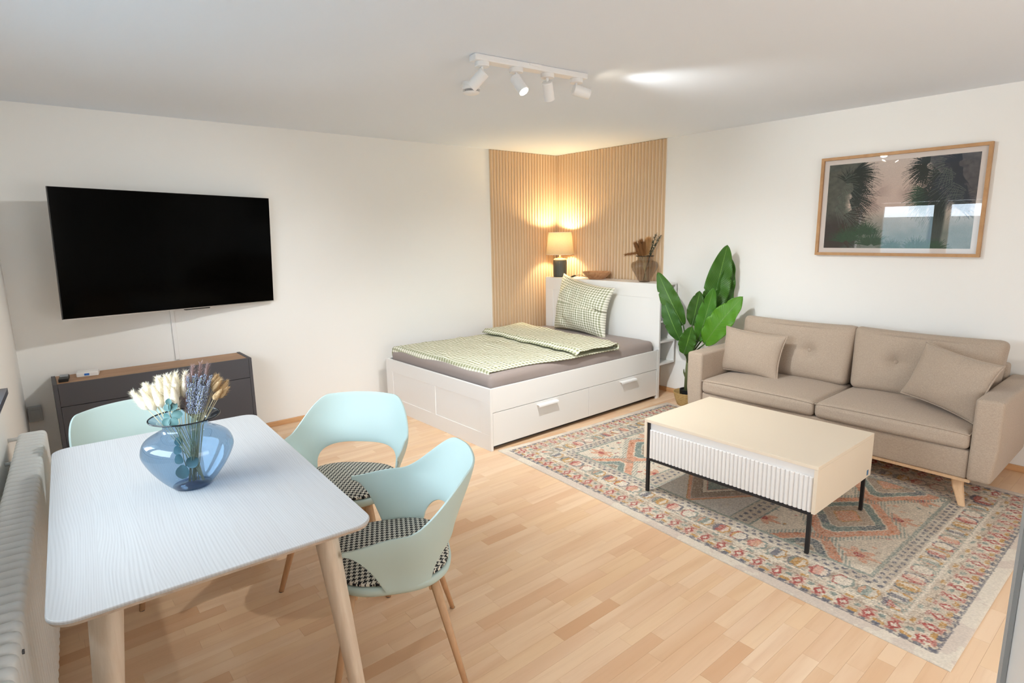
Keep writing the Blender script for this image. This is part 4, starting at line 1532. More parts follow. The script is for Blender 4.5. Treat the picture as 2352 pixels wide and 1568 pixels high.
v, f = slab(lambda i: rrect(TLX / 2 - i, TLY / 2 - i, 0.062 - i), [(0.0, 0.733), (0.0, 0.738), (0.0015, 0.7403), (0.003, 0.741)])
top = link('tabletop', new_mesh('tabletop', v, f), M['ash'], tb)
v, f = slab(lambda i: rrect(TLX / 2 - i, TLY / 2 - i, 0.062 - i), [(0.014, 0.7195), (0.004, 0.724), (0.0005, 0.7325)])
link('top_edge', new_mesh('top_edge', v, f), M['ash_edge'], top)
for sx in (-1, 1):
    for sy in (-1, 1):
        a0 = Vector((sx * (TLX / 2 - 0.135), sy * (TLY / 2 - 0.115), 0.719))
        a1 = Vector((sx * (TLX / 2 - 0.045), sy * (TLY / 2 - 0.055), 0.0))
        v = []
        for tt in (0.0, 0.02, 0.5, 0.99, 1.0):
            p = a0.lerp(a1, tt)
            r1, r2 = 0.040 - 0.020 * tt, 0.030 - 0.012 * tt
            if tt in (0.0, 1.0):
                r1, r2 = r1 * 0.92, r2 * 0.92
            dirx = Vector((sx, sy, 0)).normalized()
            diry = Vector((-dirx.y, dirx.x, 0))
            for k in range(20):
                th = 2 * math.pi * k / 20
                q = p + dirx * r2 * math.copysign(abs(math.cos(th)) ** 0.7, math.cos(th)) + diry * r1 * math.copysign(abs(math.sin(th)) ** 0.7, math.sin(th))
                q.z = p.z
                v.append(tuple(q))
        f = [(r * 20 + (k + 1) % 20, r * 20 + k, (r + 1) * 20 + k, (r + 1) * 20 + (k + 1) % 20) for r in range(4) for k in range(20)]
        f += [tuple(range(20)), tuple(range(99, 79, -1))]
        link('leg', new_mesh('leg', v, f, True), M['leg_wood'], tb)
mb = MB()
mb.box(-TLX / 2 + 0.17, TLX / 2 - 0.17, -0.24, -0.222, 0.672, 0.7194, 0.002)
mb.box(-TLX / 2 + 0.17, TLX / 2 - 0.17, 0.222, 0.24, 0.672, 0.7194, 0.002)
mb.box(-TLX / 2 + 0.17, -TLX / 2 + 0.188, -0.221, 0.221, 0.672, 0.7194, 0.002)
mb.box(TLX / 2 - 0.188, TLX / 2 - 0.17, -0.221, 0.221, 0.672, 0.7194, 0.002)
mb.obj('apron', M['leg_wood'], tb)

# ------------------------------------------------------------------ chairs (local frame: faces +Y)
ZS = 0.424


def shell_pt(ph, z):
    """ph in units of degrees round from the back, z height"""
    a = abs(ph)
    s_ = 1 if ph >= 0 else -1
    A = 0.228 + 0.062 * sm(ZS, 0.64, z)
    B = 0.205 + 0.012 * sm(ZS, 0.56, z) + 0.092 * sm(0.52, 0.84, z)
    ex = 0.80
    if a <= 90:
        sn, cs = math.sin(R(a)), math.cos(R(a))
        return Vector((s_ * A * sn ** ex, -B * cs ** ex, z))
    fwd = (a - 90) / 36.0 * 0.150
    return Vector((s_ * (A + 0.010 * math.sin(math.pi * (a - 90) / 36 * 0.5)), fwd, z))


def shell_top(a):
    a = abs(a)
    return 0.798 - 0.004 * sm(0, 30, a) - 0.150 * sm(30, 84, a) - 0.020 * sm(84, 126, a)


def shell_bot(a):
    a = abs(a)
    if a < 57:
        return ZS + 0.02 + 0.115 * math.sqrt(max(0.0, 1 - (a / 57) ** 2.6))
    if a < 97:
        return ZS + 0.02 * (1 - sm(57, 62, a))
    tt = (a - 97) / 29.0
    return ZS + (shell_top(126) - 0.016 - ZS) * (1 - (1 - tt) ** 1.9) if tt < 1 else shell_top(126) - 0.016


def make_chair():
    root = thing('dining_chair', 'chair', 'chair', (0, 0, 0), 0, 'mint dining chairs around the white table')
    NA, NZ = 92, 13
    v, f = [], []
    for i in range(NA + 1):
        a = -126 + 252 * i / NA
        zt, zb = shell_top(a), shell_bot(a)
        for j in range(NZ):
            tt = j / (NZ - 1)
            v.append(tuple(shell_pt(a, zb + (zt - zb) * tt)))
    for i in range(NA):
        for j in range(NZ - 1):
            f.append((i * NZ + j, (i + 1) * NZ + j, (i + 1) * NZ + j + 1, i * NZ + j + 1))
    me = new_mesh('shell', v, f, True)
    sh = link('shell', me, M['mint'], root)
    md = sh.modifiers.new('thickness', 'SOLIDIFY')
    md.thickness = 0.008
    md.offset = 0
    md2 = sh.modifiers.new('round', 'BEVEL')
    md2.width = 0.003
    md2.segments = 2
    md2.limit_method = 'ANGLE'
    md2.angle_limit = R(50)

    def plan(ins, n=72):
        out = []
        for k in range(n):
            th = 2 * math.pi * k / n
            c_, s_ = math.cos(th), math.sin(th)
            ex_ = 0.72
            hx_ = 0.230 - ins
            hy_ = (0.222 if s_ > 0 else 0.210) - ins
            out.append((hx_ * math.copysign(abs(c_) ** ex_, c_), hy_ * math.copysign(abs(s_) ** ex_, s_)))
        return out
    v, f = slab(plan, [(0.040, 0.398), (0.014, 0.404), (0.002, 0.418), (0.0, 0.432), (0.004, 0.440), (0.012, 0.441)])
    link('seat_pan', new_mesh('seat_pan', v, f, True), M['mint'], root)
    layers = [(0.014, 0.4412), (0.0075, 0.447), (0.008, 0.453), (0.014, 0.458), (0.035, 0.4625), (0.08, 0.466), (0.13, 0.4675), (0.19, 0.468)]
    v, f = slab(plan, layers)
    link('seat_pad', new_mesh('seat_pad', v, f, True), M['hound'], root)
    for sx in (-1, 1):
        for (y0, y1) in ((-0.135, -0.235), (0.14, 0.225)):
            p0, p1 = Vector((sx * 0.150, y0, 0.400)), Vector((sx * 0.250, y1, 0.002))
            v = []
            for tt in (0.0, 0.5, 1.0):
                p = p0.lerp(p1, tt)
                r = 0.0195 - 0.0085 * tt
                for k in range(14):
                    th = 2 * math.pi * k / 14
                    v.append((p.x + r * math.copysign(abs(math.cos(th)) ** 0.75, math.cos(th)), p.y + r * 0.85 * math.copysign(abs(math.sin(th)) ** 0.75, math.sin(th)), p.z))
            f = [(r * 14 + (k + 1) % 14, r * 14 + k, (r + 1) * 14 + k, (r + 1) * 14 + (k + 1) % 14) for r in range(2) for k in range(14)]
            f += [tuple(range(14)), tuple(range(41, 27, -1))]
            lg = link('leg', new_mesh('leg', v, f, True), M['chair_leg'], root)
            cv, cf = lathe_vf([(0.0105, 0.0), (0.0105, 0.0025)], 12, None, True)
            link('glide', new_mesh('glide', cv, cf), M['vent_dark'], lg, (p1.x, p1.y, 0.0))
    mb = MB()
    mb.box(-0.165, 0.165, -0.152, -0.118, 0.368, 0.3975, 0.004)
    mb.box(-0.165, 0.165, 0.123, 0.157, 0.368, 0.3975, 0.004)
    mb.obj('cross_bar', M['chair_leg'], root)
    return root


def place(o, x, y, fx, fy, label):
    o.location = (x, y, 0.0)
    o.rotation_euler = (0, 0, math.atan2(fy, fx) - math.pi / 2)
    o['label'] = label


ch = make_chair()
others = [copy_tree(ch) for _ in range(3)]
place(ch, 3.172, -3.922, -0.46, -0.887, 'mint green chair nearest the coffee table, its whole side and rear leg showing')
place(others[0], 2.47, -3.785, 0.70, -0.714, 'mint green chair between the dining table and the foot of the bed')
place(others[1], 1.885, -4.475, 0.93, 0.36, 'mint green chair in front of the sideboard, partly hidden behind the blue vase')
place(others[2], 3.98, -4.68, -0.55, 0.835, 'mint green chair of which only one armrest tip shows at the bottom edge')

# ------------------------------------------------------------------ blue vase and its dried flowers
VB = Vector((2.793, -4.476, TZ + 0.0006))
LAT = Vector((math.cos(YAW), math.sin(YAW), 0))
DEP = Vector((-math.sin(YAW), math.cos(YAW), 0))


def vp(l, d, h):
    return LAT * l + DEP * d + Vector((0, 0, h))


def smooth_profile(pts, n=6):
    out = []
    for i in range(len(pts) - 1):
        p0 = pts[max(i - 1, 0)]
        p1, p2 = pts[i], pts[i + 1]
        p3 = pts[min(i + 2, len(pts) - 1)]
        for k in range(n):
            t_ = k / n
            out.append(tuple(0.5 * ((2 * p1[c]) + (-p0[c] + p2[c]) * t_ + (2 * p0[c] - 5 * p1[c] + 4 * p2[c] - p3[c]) * t_ * t_ + (-p0[c] + 3 * p1[c] - 3 * p2[c] + p3[c]) * t_ ** 3) for c in (0, 1)))
    out.append(pts[-1])
    return out


vase = thing('glass_vase', 'heart shaped blue glass vase with a flared rim on the white dining table', 'vase', VB)
prof = smooth_profile([(0.0005, 0.004), (0.040, 0.002), (0.058, 0.003), (0.085, 0.030), (0.114, 0.070), (0.136, 0.112), (0.142, 0.140), (0.130, 0.172), (0.098, 0.193), (0.076, 0.204), (0.069, 0.216), (0.074, 0.230), (0.095, 0.241), (0.108, 0.246)])
v, f = lathe_vf(prof, 72)
link('body', new_mesh('body', v, f, True), M['blue_glass'], vase)
mb = MB()
mb.tube([(0.108 * math.cos(2 * math.pi * k / 56), 0.108 * math.sin(2 * math.pi * k / 56), 0.2465) for k in range(57)], 0.0024, 8, False)
mb.obj('rim', M['blue_rim'], vase, True)
v, f = lathe_vf([(0.0005, 0.0), (0.056, 0.0), (0.060, 0.004), (0.0005, 0.012)], 40)
link('base', new_mesh('base', v, f, True), M['blue_glass'], vase)

M['straw'] = plain('dry_straw', rgb(206, 196, 160), 0.8)
M['straw_g'] = plain('dry_green_stem', rgb(150, 152, 120), 0.8)
M['tail_w'] = plain('cream_tail', rgb(240, 232, 214), 0.95, spec=0.1)
M['tail_tip'] = plain('tan_tail', rgb(206, 178, 138), 0.95, spec=0.1)
M['pampas_p'] = plain('mauve_plume', rgb(172, 148, 144), 0.95, spec=0.1)
M['pampas_b'] = plain('brown_plume', rgb(168, 122, 80), 0.95, spec=0.1)
M['pampas_t'] = plain('tan_plume', rgb(214, 172, 120), 0.95, spec=0.1)
M['lavender'] = plain('lavender_bud', rgb(140, 146, 162), 0.9, spec=0.1)
M['euca'] = plain('eucalyptus_leaf', rgb(66, 104, 102), 0.6)
M['sprig'] = plain('dark_sprig', rgb(46, 58, 44), 0.8)


def plume_mesh(name, axis, L, rad, nh, hl, seed, core=0.8, shape=0.55, hair=0.0007):
    """fuzzy seed head: spindle core plus many fine hairs; axis is the unit growth direction, base at origin"""
    g = random.Random(seed)
    ax = Vector(axis).normalized()
    s1 = ax.orthogonal().normalized()
    s2 = ax.cross(s1)
    mb = MB()

    def rr(t_):
        return rad * max(0.02, math.sin(math.pi * min(1, max(0.0, 0.06 + 0.90 * t_ ** shape))) ** 0.7)
    v, f = [], []
    nr, ns = 7, 8
    for i in range(nr):
        t_ = i / (nr - 1)
        for k in range(ns):
            th = 2 * math.pi * k / ns
            v.append(ax * (L * t_) + (s1 * math.cos(th) + s2 * math.sin(th)) * rr(t_) * core)
    for i in range(nr - 1):
        for k in range(ns):
            f.append((i * ns + k, i * ns + (k + 1) % ns, (i + 1) * ns + (k + 1) % ns, (i + 1) * ns + k))
    mb.add(v, f)
    for q in range(nh):
        t_ = g.random()
        th = g.random() * 6.283
        d = s1 * math.cos(th) + s2 * math.sin(th)
        p = ax * (L * t_) + d * rr(t_) * core * 0.9
        gdir = (d * (0.75 + 0.3 * g.random()) + ax * (0.8 + 0.5 * g.random())).normalized()
        l_ = hl * (0.6 + 0.7 * g.random())
        w_ = gdir.cross(d).normalized() * hair
        mb.add([p - w_, p + w_, p + gdir * l_ + Vector((0, 0, -0.15 * l_ * g.random()))], [(0, 1, 2)])
    return new_mesh(name, mb.v, mb.f, True)


def flower(name, label, cat, group, root_p, pts, stem_r, stem_mat, heads):
    """a dried stem: pts in vase coordinates; heads: list of (part name, mesh, material, position)"""
    o = thing(name, label, cat, root_p, 0, group)
    MB().tube([Vector(p) for p in pts], stem_r, 5).obj('stem', stem_mat, o, True)
    for nm, me, mat_, loc in heads:
        link(nm, me, mat_, o, loc)
    return o


g = random.Random(3)
tails = [(-0.130, 0.320, -0.03), (-0.118, 0.336, 0.01), (-0.100, 0.350, -0.02), (-0.084, 0.356, 0.03), (-0.088, 0.322, -0.045), (-0.066, 0.362, -0.01), (-0.058, 0.338, -0.045), (-0.048, 0.368, 0.025),
         (-0.034, 0.372, -0.02), (-0.018, 0.376, 0.01), (-0.004, 0.374, -0.025), (0.010, 0.378, 0.015), (0.024, 0.376, -0.01), (-0.020, 0.338, -0.045), (0.000, 0.330, -0.045)]
for k, (l, h, d) in enumerate(tails):
    tip = vp(l, d, h)
    neck = vp(l * 0.42 - 0.008, d * 0.6, 0.215)
    foot = vp(0.035 + 0.004 * g.random(), 0.01 * g.random(), 0.014)
    base = neck + (tip - neck) * 0.62
    ax = (tip - base).normalized()
    L = 0.072 + 0.012 * g.random()
    flower('bunny_tail', 'creamy white bunny tail grass fanned out in the blue vase', 'dried flower', 'white bunny tails in the blue vase', VB,
           [foot, (foot + neck) / 2 + vp(0.004, 0, 0), neck, base], 0.0012, M['straw'],
           [('seed_head', plume_mesh('seed_head', ax, L, 0.0170, 460, 0.014, k), M['tail_w'], base)])
for k, (l, h, d) in enumerate([(0.108, 0.365, 0.02), (0.122, 0.362, 0.0), (0.134, 0.352, 0.015), (0.142, 0.336, -0.005), (0.130, 0.334, -0.02), (0.096, 0.372, 0.03)]):
    tip = vp(l, d, h)
    neck = vp(l * 0.42, d * 0.6, 0.215)
    foot = vp(0.018 * g.random(), 0.01 * g.random(), 0.014)
    base = neck + (tip - neck) * 0.80
    ax = (tip - base + vp(0.008, 0, 0)).normalized()
    flower('bunny_tail', 'tan tipped bunny tail grass leaning right in the blue vase', 'dried flower', 'tan bunny tails in the blue vase', VB,
           [foot, neck, base], 0.0011, M['straw'],
           [('seed_head', plume_mesh('seed_head', ax, 0.050, 0.0125, 300, 0.011, 40 + k), M['tail_tip'], base)])
for k, (l, h, d) in enumerate([(0.040, 0.40, 0.01), (0.055, 0.405, 0.03), (0.078, 0.402, 0.03), (0.030, 0.37, -0.015)]):
    tip = vp(l, d, h)
    neck = vp(l * 0.45, d * 0.6, 0.215)
    foot = vp(0.02 * g.random(), 0.01 * g.random(), 0.014)
    base = neck + (tip - neck) * 0.30
    ax = (tip - base).normalized()
    flower('pampas_stem', 'mauve pampas plume between the white tails and the lavender', 'dried flower', 'mauve pampas in the blue vase', VB,
           [foot, neck, base], 0.0014, M['straw'],
           [('plume', plume_mesh('plume', ax, (tip - base).length + 0.02, 0.013, 700, 0.016, 60 + k, 0.55), M['pampas_p'], base)])


def lav_mesh(ax, L, seed):
    g2 = random.Random(seed)
    ax = Vector(ax).normalized()
    s1 = ax.orthogonal().normalized()
    s2 = ax.cross(s1)
    mb = MB()
    for q in range(130):
        t_ = g2.random()
        lump = 0.5 + 0.5 * abs(math.sin(t_ * 26))
        th = g2.random() * 6.283
        r = (0.0022 + 0.0055 * lump * (1 - 0.55 * t_)) * (0.5 + 0.5 * g2.random())
        c_ = ax * (L * t_) + (s1 * math.cos(th) + s2 * math.sin(th)) * r
        e = 0.0014 + 0.0014 * g2.random()
        v = [c_ + ax * e * 1.9, c_ + s1 * e, c_ + s2 * e, c_ - s1 * e, c_ - s2 * e, c_ - ax * e]
        mb.add(v, [(0, 1, 2), (0, 2, 3), (0, 3, 4), (0, 4, 1), (5, 2, 1), (5, 3, 2), (5, 4, 3), (5, 1, 4)])
    return new_mesh('buds', mb.v, mb.f, True)


for k in range(14):
    l = 0.048 + 0.060 * (k % 7) / 6 + 0.006 * g.random()
    d = -0.045 + 0.03 * (k // 7) + 0.01 * g.random()
    h = 0.365 + 0.030 * g.random() - 0.010 * (k // 7 == 0)
    tip = vp(l, d, h)
    neck = vp(l * 0.42 + 0.004, d * 0.7, 0.215)
    foot = vp(0.01 - 0.02 * g.random(), 0.02 * g.random() - 0.01, 0.013)
    base = neck + (tip - neck) * 0.36
    flower('lavender_stem', 'blue grey dried lavender spike standing in the blue vase', 'dried flower', 'lavender in the blue vase', VB,
           [foot, (foot + neck) / 2, neck, tip], 0.0011, M['straw_g'], [('buds', lav_mesh(tip - base, (tip - base).length + 0.008, 80 + k), M['lavender'], base)])


def leaf_round(r, nrm, out, fold=0.25):
    nrm, out = Vector(nrm).normalized(), Vector(out).normalized()
    out = (out - nrm * out.dot(nrm)).normalized()
    sd = nrm.cross(out)
    v, f = [], []
    nu, nv = 7, 7
    for j in range(nv):
        t_ = j / (nv - 1)
        hw_ = r * 0.96 * math.sin(math.pi * (0.04 + 0.94 * t_)) ** 0.6
        for i in range(nu):
            s_ = -1 + 2 * i / (nu - 1)
            v.append(out * (2 * r * t_) + sd * hw_ * s_ + nrm * (fold * hw_ * s_ * s_ + 0.1 * r * math.sin(3 * t_)))
    for j in range(nv - 1):
        for i in range(nu - 1):
            f.append((j * nu + i, j * nu + i + 1, (j + 1) * nu + i + 1, (j + 1) * nu + i))
    return new_mesh('leaf', v, f, True)


def euca(label, pts, leaves):
    o = thing('eucalyptus_stem', label, 'dried flower', VB, 0, 'eucalyptus in the blue vase')
    MB().tube([vp(*p) for p in pts], 0.0013, 5).obj('stem', M['straw_g'], o, True)
    for (l, d, h, r, nl, nd, nh_, ol, oh) in leaves:
        link('leaf', leaf_round(r, vp(nl, nd, nh_), vp(ol, -0.1, oh)), M['euca'], o, vp(l, d, h))


euca('eucalyptus sprig with round teal leaves at the front of the blue vase', [(0.005, 0.0, 0.014), (0.0, -0.02, 0.12), (-0.004, -0.045, 0.215), (-0.012, -0.06, 0.27), (-0.012, -0.062, 0.31)],
     [(-0.006, -0.062, 0.268, 0.017, 0.2, -1, 0.5, 0.9, 0.25), (-0.010, -0.064, 0.285, 0.014, -0.2, -1, 0.3, -0.4, 0.8), (-0.012, -0.062, 0.262, 0.016, -0.5, -1, 0.2, -1, 0.05),
      (-0.004, -0.066, 0.262, 0.016, 0.1, -1, 0.2, 0.5, -0.9), (-0.012, -0.066, 0.260, 0.015, -0.1, -1, 0.3, -0.5, -0.8), (-0.008, -0.064, 0.288, 0.015, 0.4, -1, 0.4, 0.6, 0.7), (-0.010, -0.062, 0.305, 0.011, 0.1, -1, 0.1, 0.1, 1.0)])
euca('eucalyptus sprig with its leaves sunk inside the blue vase', [(-0.012, 0.01, 0.014), (-0.015, -0.01, 0.10), (-0.010, -0.02, 0.20), (0.0, -0.03, 0.23)],
     [(-0.014, -0.02, 0.030, 0.024, 0.1, -1, 0.2, -0.1, 0.9), (0.0, -0.02, 0.075, 0.021, 0.3, -1, 0.2, 0.7, 0.5), (-0.018, -0.01, 0.085, 0.019, -0.3, -1, 0.2, -0.8, 0.6), (-0.016, -0.015, 0.125, 0.016, -0.2, -1, 0.3, -0.9, 0.4), (-0.012, -0.015, 0.150, 0.016, -0.1, -1, 0.2, -0.6, 0.8)])

# ------------------------------------------------------------------ things on the headboard
ZH = BHH + 0.0006
lx, ly = 0.268, -0.205
lamp = thing('table_lamp', 'bedside lamp with a dark ribbed base and linen shade on the headboard', 'lamp', (lx, ly, ZH))


def rib(th, z):
    return 1 + 0.018 * math.cos(th * 34)


prof = smooth_profile([(0.068, 0.0), (0.0715, 0.006), (0.0735, 0.06), (0.0745, 0.13), (0.0745, 0.17), (0.071, 0.188)], 4)
v, f = lathe_vf(prof, 136, rib)
M['lamp_base'] = plain('charcoal_ceramic', rgb(62, 66, 64), 0.45)
link('base', new_mesh('base', v, f, True), M['lamp_base'], lamp)
M['lamp_top'] = plain('cream_ceramic', rgb(214, 196, 160), 0.4)
v, f = lathe_vf(smooth_profile([(0.0715, 0.186), (0.069, 0.198), (0.055, 0.206), (0.030, 0.209), (0.026, 0.214), (0.012, 0.218), (0.0005, 0.218)], 3), 40)
link('shoulder', new_mesh('shoulder', v, f, True), M['lamp_top'], lamp)
v, f = lathe_vf([(0.011, 0.216), (0.011, 0.262), (0.016, 0.264), (0.016, 0.300), (0.0005, 0.301)], 20)
link('socket', new_mesh('socket', v, f, True), M['white_matt'], lamp)
t = NT('linen_shade')
nz = t.noise(t.mapping(t.coord(), (400, 400, 60)), 1.0, 2.0)
t.t.nodes.remove(t.b)
df, tl_, ms = t.n('ShaderNodeBsdfDiffuse'), t.n('ShaderNodeBsdfTranslucent'), t.n('ShaderNodeMixShader')
cc_ = t.mix(nz, rgb(206, 186, 152), rgb(180, 158, 124))
t.l(cc_, df.inputs[0])
t.l(cc_, tl_.inputs[0])
ms.inputs[0].default_value = 0.05
t.l(df.outputs[0], ms.inputs[1])
t.l(tl_.outputs[0], ms.inputs[2])
t.l(ms.outputs[0], t.out.inputs[0])
v, f = lathe_vf([(0.156, 0.250), (0.127, 0.492)], 64)
shd = link('lamp_shade', new_mesh('lamp_shade', v, f, True), t.m, lamp)
mb = MB()
for rr_, zz in ((0.156, 0.250), (0.127, 0.492)):
    mb.tube([(rr_ * math.cos(2 * math.pi * k / 48), rr_ * math.sin(2 * math.pi * k / 48), zz) for k in range(49)], 0.0022, 6, False)
for k in range(3):
    a = 2 * math.pi * k / 3
    mb.tube([(0.016 * math.cos(a), 0.016 * math.sin(a), 0.262), (0.154 * math.cos(a), 0.154 * math.sin(a), 0.254)], 0.0015, 5)
mb.obj('shade_ring', M['white_matt'], lamp, True)
bv, bf = lathe_vf(smooth_profile([(0.0005, 0.300), (0.013, 0.303), (0.028, 0.335), (0.022, 0.362), (0.0005, 0.370)], 4), 24)
link('bulb', new_mesh('bulb', bv, bf, True), emit('lamp_bulb', (1.0, 0.72, 0.38, 1), 25.0), lamp)
ld = bpy.data.lights.new('lamp_light', 'POINT')
ld.energy = LAMP_W
ld.color = (1.0, 0.78, 0.45)
ld.shadow_soft_size = 0.03
lo = bpy.data.objects.new('lamp_light', ld)
COL.objects.link(lo)
lo.parent = lamp
lo.location = (0, 0, 0.418)

co_ = thing('lamp_cord', 'black lamp cord with an inline switch lying on the headboard', 'cord', (0, 0, ZH))
pts = [(lx + 0.073, ly + 0.02, 0.004), (0.39, -0.19, 0.003), (0.43, -0.185, 0.006), (0.485, -0.18, 0.016), (0.53, -0.18, 0.030), (0.58, -0.175, 0.028), (0.62, -0.165, 0.010), (0.66, -0.12, 0.003), (0.75, -0.06, 0.003)]
MB().tube(pts, 0.0026, 6).obj('cable', M['black_plastic'], co_, True)
MB().box(-0.030, 0.030, -0.011, 0.011, -0.008, 0.009, 0.004).obj('switch', M['black_plastic'], co_, False, (0.455, -0.183, 0.012), (0, R(-16), 0))

bowl = thing('wooden_bowl', 'round brown wooden bowl standing on the white headboard', 'bowl', (0.80, -0.185, ZH))
v, f = lathe_vf(smooth_profile([(0.0005, 0.0), (0.070, 0.0), (0.085, 0.006), (0.125, 0.040), (0.150, 0.072), (0.148, 0.076), (0.138, 0.072), (0.105, 0.036), (0.06, 0.016), (0.0005, 0.013)], 4), 56)
tag(bowl, None, None)
link('bowl_body', new_mesh('bowl_body', v, f, True), M['bowl_wood'], bowl)

SV = Vector((1.405, -0.165, ZH))
sv_ = thing('smoke_vase', 'smoky grey ribbed glass vase with dried grasses on the headboard end', 'vase', SV)


def rib2(th, z):
    return 1 + 0.012 * math.cos(th * 18) * sm(0.0, 0.05, z) * sm(0.24, 0.19, z)


prof = smooth_profile([(0.0005, 0.003), (0.045, 0.002), (0.056, 0.010), (0.085, 0.060), (0.118, 0.120), (0.128, 0.155), (0.118, 0.188), (0.084, 0.204), (0.070, 0.214), (0.068, 0.232), (0.078, 0.246), (0.088, 0.250)])
v, f = lathe_vf(prof, 108, rib2)
link('body', new_mesh('body', v, f, True), M['smoke_glass'], sv_)
MB().tube([(0.088 * math.cos(2 * math.pi * k / 48), 0.088 * math.sin(2 * math.pi * k / 48), 0.250) for k in range(49)], 0.003, 8, False).obj('rim', M['smoke_rim'], sv_, True)
v, f = lathe_vf([(0.0005, 0.0), (0.050, 0.0), (0.054, 0.004), (0.0005, 0.011)], 40)
link('base', new_mesh('base', v, f, True), M['smoke_glass'], sv_)
for k, (l, d, h, mat_, rad, nm) in enumerate([(-0.095, 0.0, 0.375, 'pampas_b', 0.043, 'brown'), (-0.055, -0.02, 0.385, 'pampas_b', 0.045, 'brown'), (-0.035, 0.03, 0.400, 'pampas_b', 0.041, 'brown'), (-0.015, -0.01, 0.375, 'pampas_b', 0.039, 'brown'),
                                              (0.012, 0.0, 0.400, 'pampas_t', 0.035, 'tan'), (0.045, 0.02, 0.420, 'pampas_t', 0.026, 'tan'), (0.025, 0.03, 0.415, 'pampas_t', 0.026, 'tan')]):
    tip, neck, foot = vp(l, d, h), vp(l * 0.35, d * 0.6, 0.235), vp(0.012 - l * 0.2, 0, 0.014)
    base = neck + (tip - neck) * 0.12
    lab = {'brown': 'fluffy brown pampas plume in the smoky vase on the headboard', 'tan': 'pale tan pampas plume in the middle of the smoky vase'}[nm]
    flower('pampas_stem', lab, 'dried flower', nm + ' pampas in the smoky vase', SV, [foot, neck, base], 0.0018, M['straw'],
           [('plume', plume_mesh('plume', tip - base, (tip - base).length, rad, 1500, 0.034, 100 + k, 0.42, 0.55, 0.0013), M[mat_], base)])
tip = vp(-0.185, -0.01, 0.268)
flower('pampas_stem', 'single brown plume drooping sideways over the smoky vase rim', 'dried flower', None, SV, [vp(0.02, 0, 0.014), vp(-0.03, 0, 0.235), vp(-0.06, 0, 0.275)], 0.0018, M['straw'],
       [('plume', plume_mesh('plume', tip - vp(-0.045, 0, 0.285), 0.15, 0.015, 500, 0.030, 131, 0.45, 0.55, 0.0012), M['pampas_b'], vp(-0.045, 0, 0.285))])
for k, (l, d, h) in enumerate([(0.105, 0.01, 0.460), (0.150, 0.0, 0.445)]):
    tip, neck, foot = vp(l, d, h), vp(0.045, d, 0.235), vp(-0.01, 0, 0.014)
    mb = MB()
    g3 = random.Random(150 + k)
    for q in range(90):
        tt = 0.08 + 0.92 * g3.random()
        p = neck + (tip - neck) * tt - neck
        dr = Vector((g3.uniform(-1, 1), g3.uniform(-1, 1), g3.uniform(0.1, 1))).normalized()
        sd = dr.orthogonal().normalized() * 0.0035
        l_ = 0.014 + 0.008 * g3.random()
        mb.add([p, p + dr * l_ * 0.5 + sd, p + dr * l_, p + dr * l_ * 0.5 - sd], [(0, 1, 2, 3)])
    flower('dark_sprig', ['dark green dried sprig standing tallest in the smoky vase', 'dark green dried sprig bending outward right of the smoky vase'][k], 'dried flower', None, SV, [foot, neck, tip], 0.0018, M['sprig'],
           [('leaflets', new_mesh('leaflets', mb.v, mb.f), M['sprig'], neck)])

# ------------------------------------------------------------------ big leafed plant in its basket
PB = Vector((1.995, -0.255, 0.0))
bk = thing('woven_basket', 'small woven seagrass basket on the floor between bed and sofa', 'basket', PB)


def weave(th, z):
    return 1 + 0.020 * math.cos(th * 24 + (math.pi if int(z / 0.0095) % 2 else 0))


prof = [(0.085 + 0.040 * (k / 26) ** 0.8 + 0.002 * math.sin(k * math.pi), 0.001 + 0.122 * k / 26) for k in range(27)]
v, f = lathe_vf([(0.0005, 0.001)] + prof + [(0.118, 0.120), (0.082, 0.006)], 96, weave)
t = NT('seagrass')
nz = t.noise(t.mapping(t.coord(), (40, 40, 160)), 1.0, 3.0)
t.set(t.mix(nz, rgb(150, 118, 70), rgb(212, 182, 128)), 0.85, spec=0.15)
link('wall', new_mesh('basket_wall', v, f, True), t.m, bk).name = 'woven_side'
plant = thing('leafy_plant', 'tall green plant with large banana like leaves beside the sofa', 'plant', PB)
v, f = lathe_vf([(0.0005, 0.012), (0.058, 0.012), (0.070, 0.145), (0.066, 0.145), (0.062, 0.128), (0.0005, 0.126)], 36)
link('nursery_pot', new_mesh('nursery_pot', v, f), M['black_plastic'], plant)
t = NT('banana_leaf')
sp = t.n('ShaderNodeSeparateXYZ')
t.l(t.coord('UV'), sp.inputs[0])
av = t.math('ABSOLUTE', t.math('SUBTRACT', sp.outputs[0], 0.5))
vein = t.math('SINE', t.math('MULTIPLY', t.math('SUBTRACT', sp.outputs[1], t.math('MULTIPLY', av, 0.35)), 210.0))
nz = t.noise(t.coord('Object'), 14, 3)
oi = t.n('ShaderNodeAttribute', attribute_name='tone')
c = t.mix(t.math('ADD', t.math('MULTIPLY', vein, 0.20), t.math('MULTIPLY', nz, 0.5)), rgb(34, 74, 20), rgb(92, 142, 44))
c = t.mix(0.55, c, oi.outputs['Color'])
c = t.mix(t.math('LESS_THAN', av, 0.022), c, rgb(96, 140, 56))
t.set(c, 0.42, spec=0.4)
t.b.inputs['Transmission Weight'].default_value = 0.0
t.bump(vein, 0.3, 0.002)
M['leaf'] = t.m
M['stalk'] = plain('plant_stalk', rgb(74, 104, 58), 0.6)
M['trunk'] = plain('plant_trunk', rgb(96, 104, 66), 0.7, bump=(40, 0.3, 0.004))


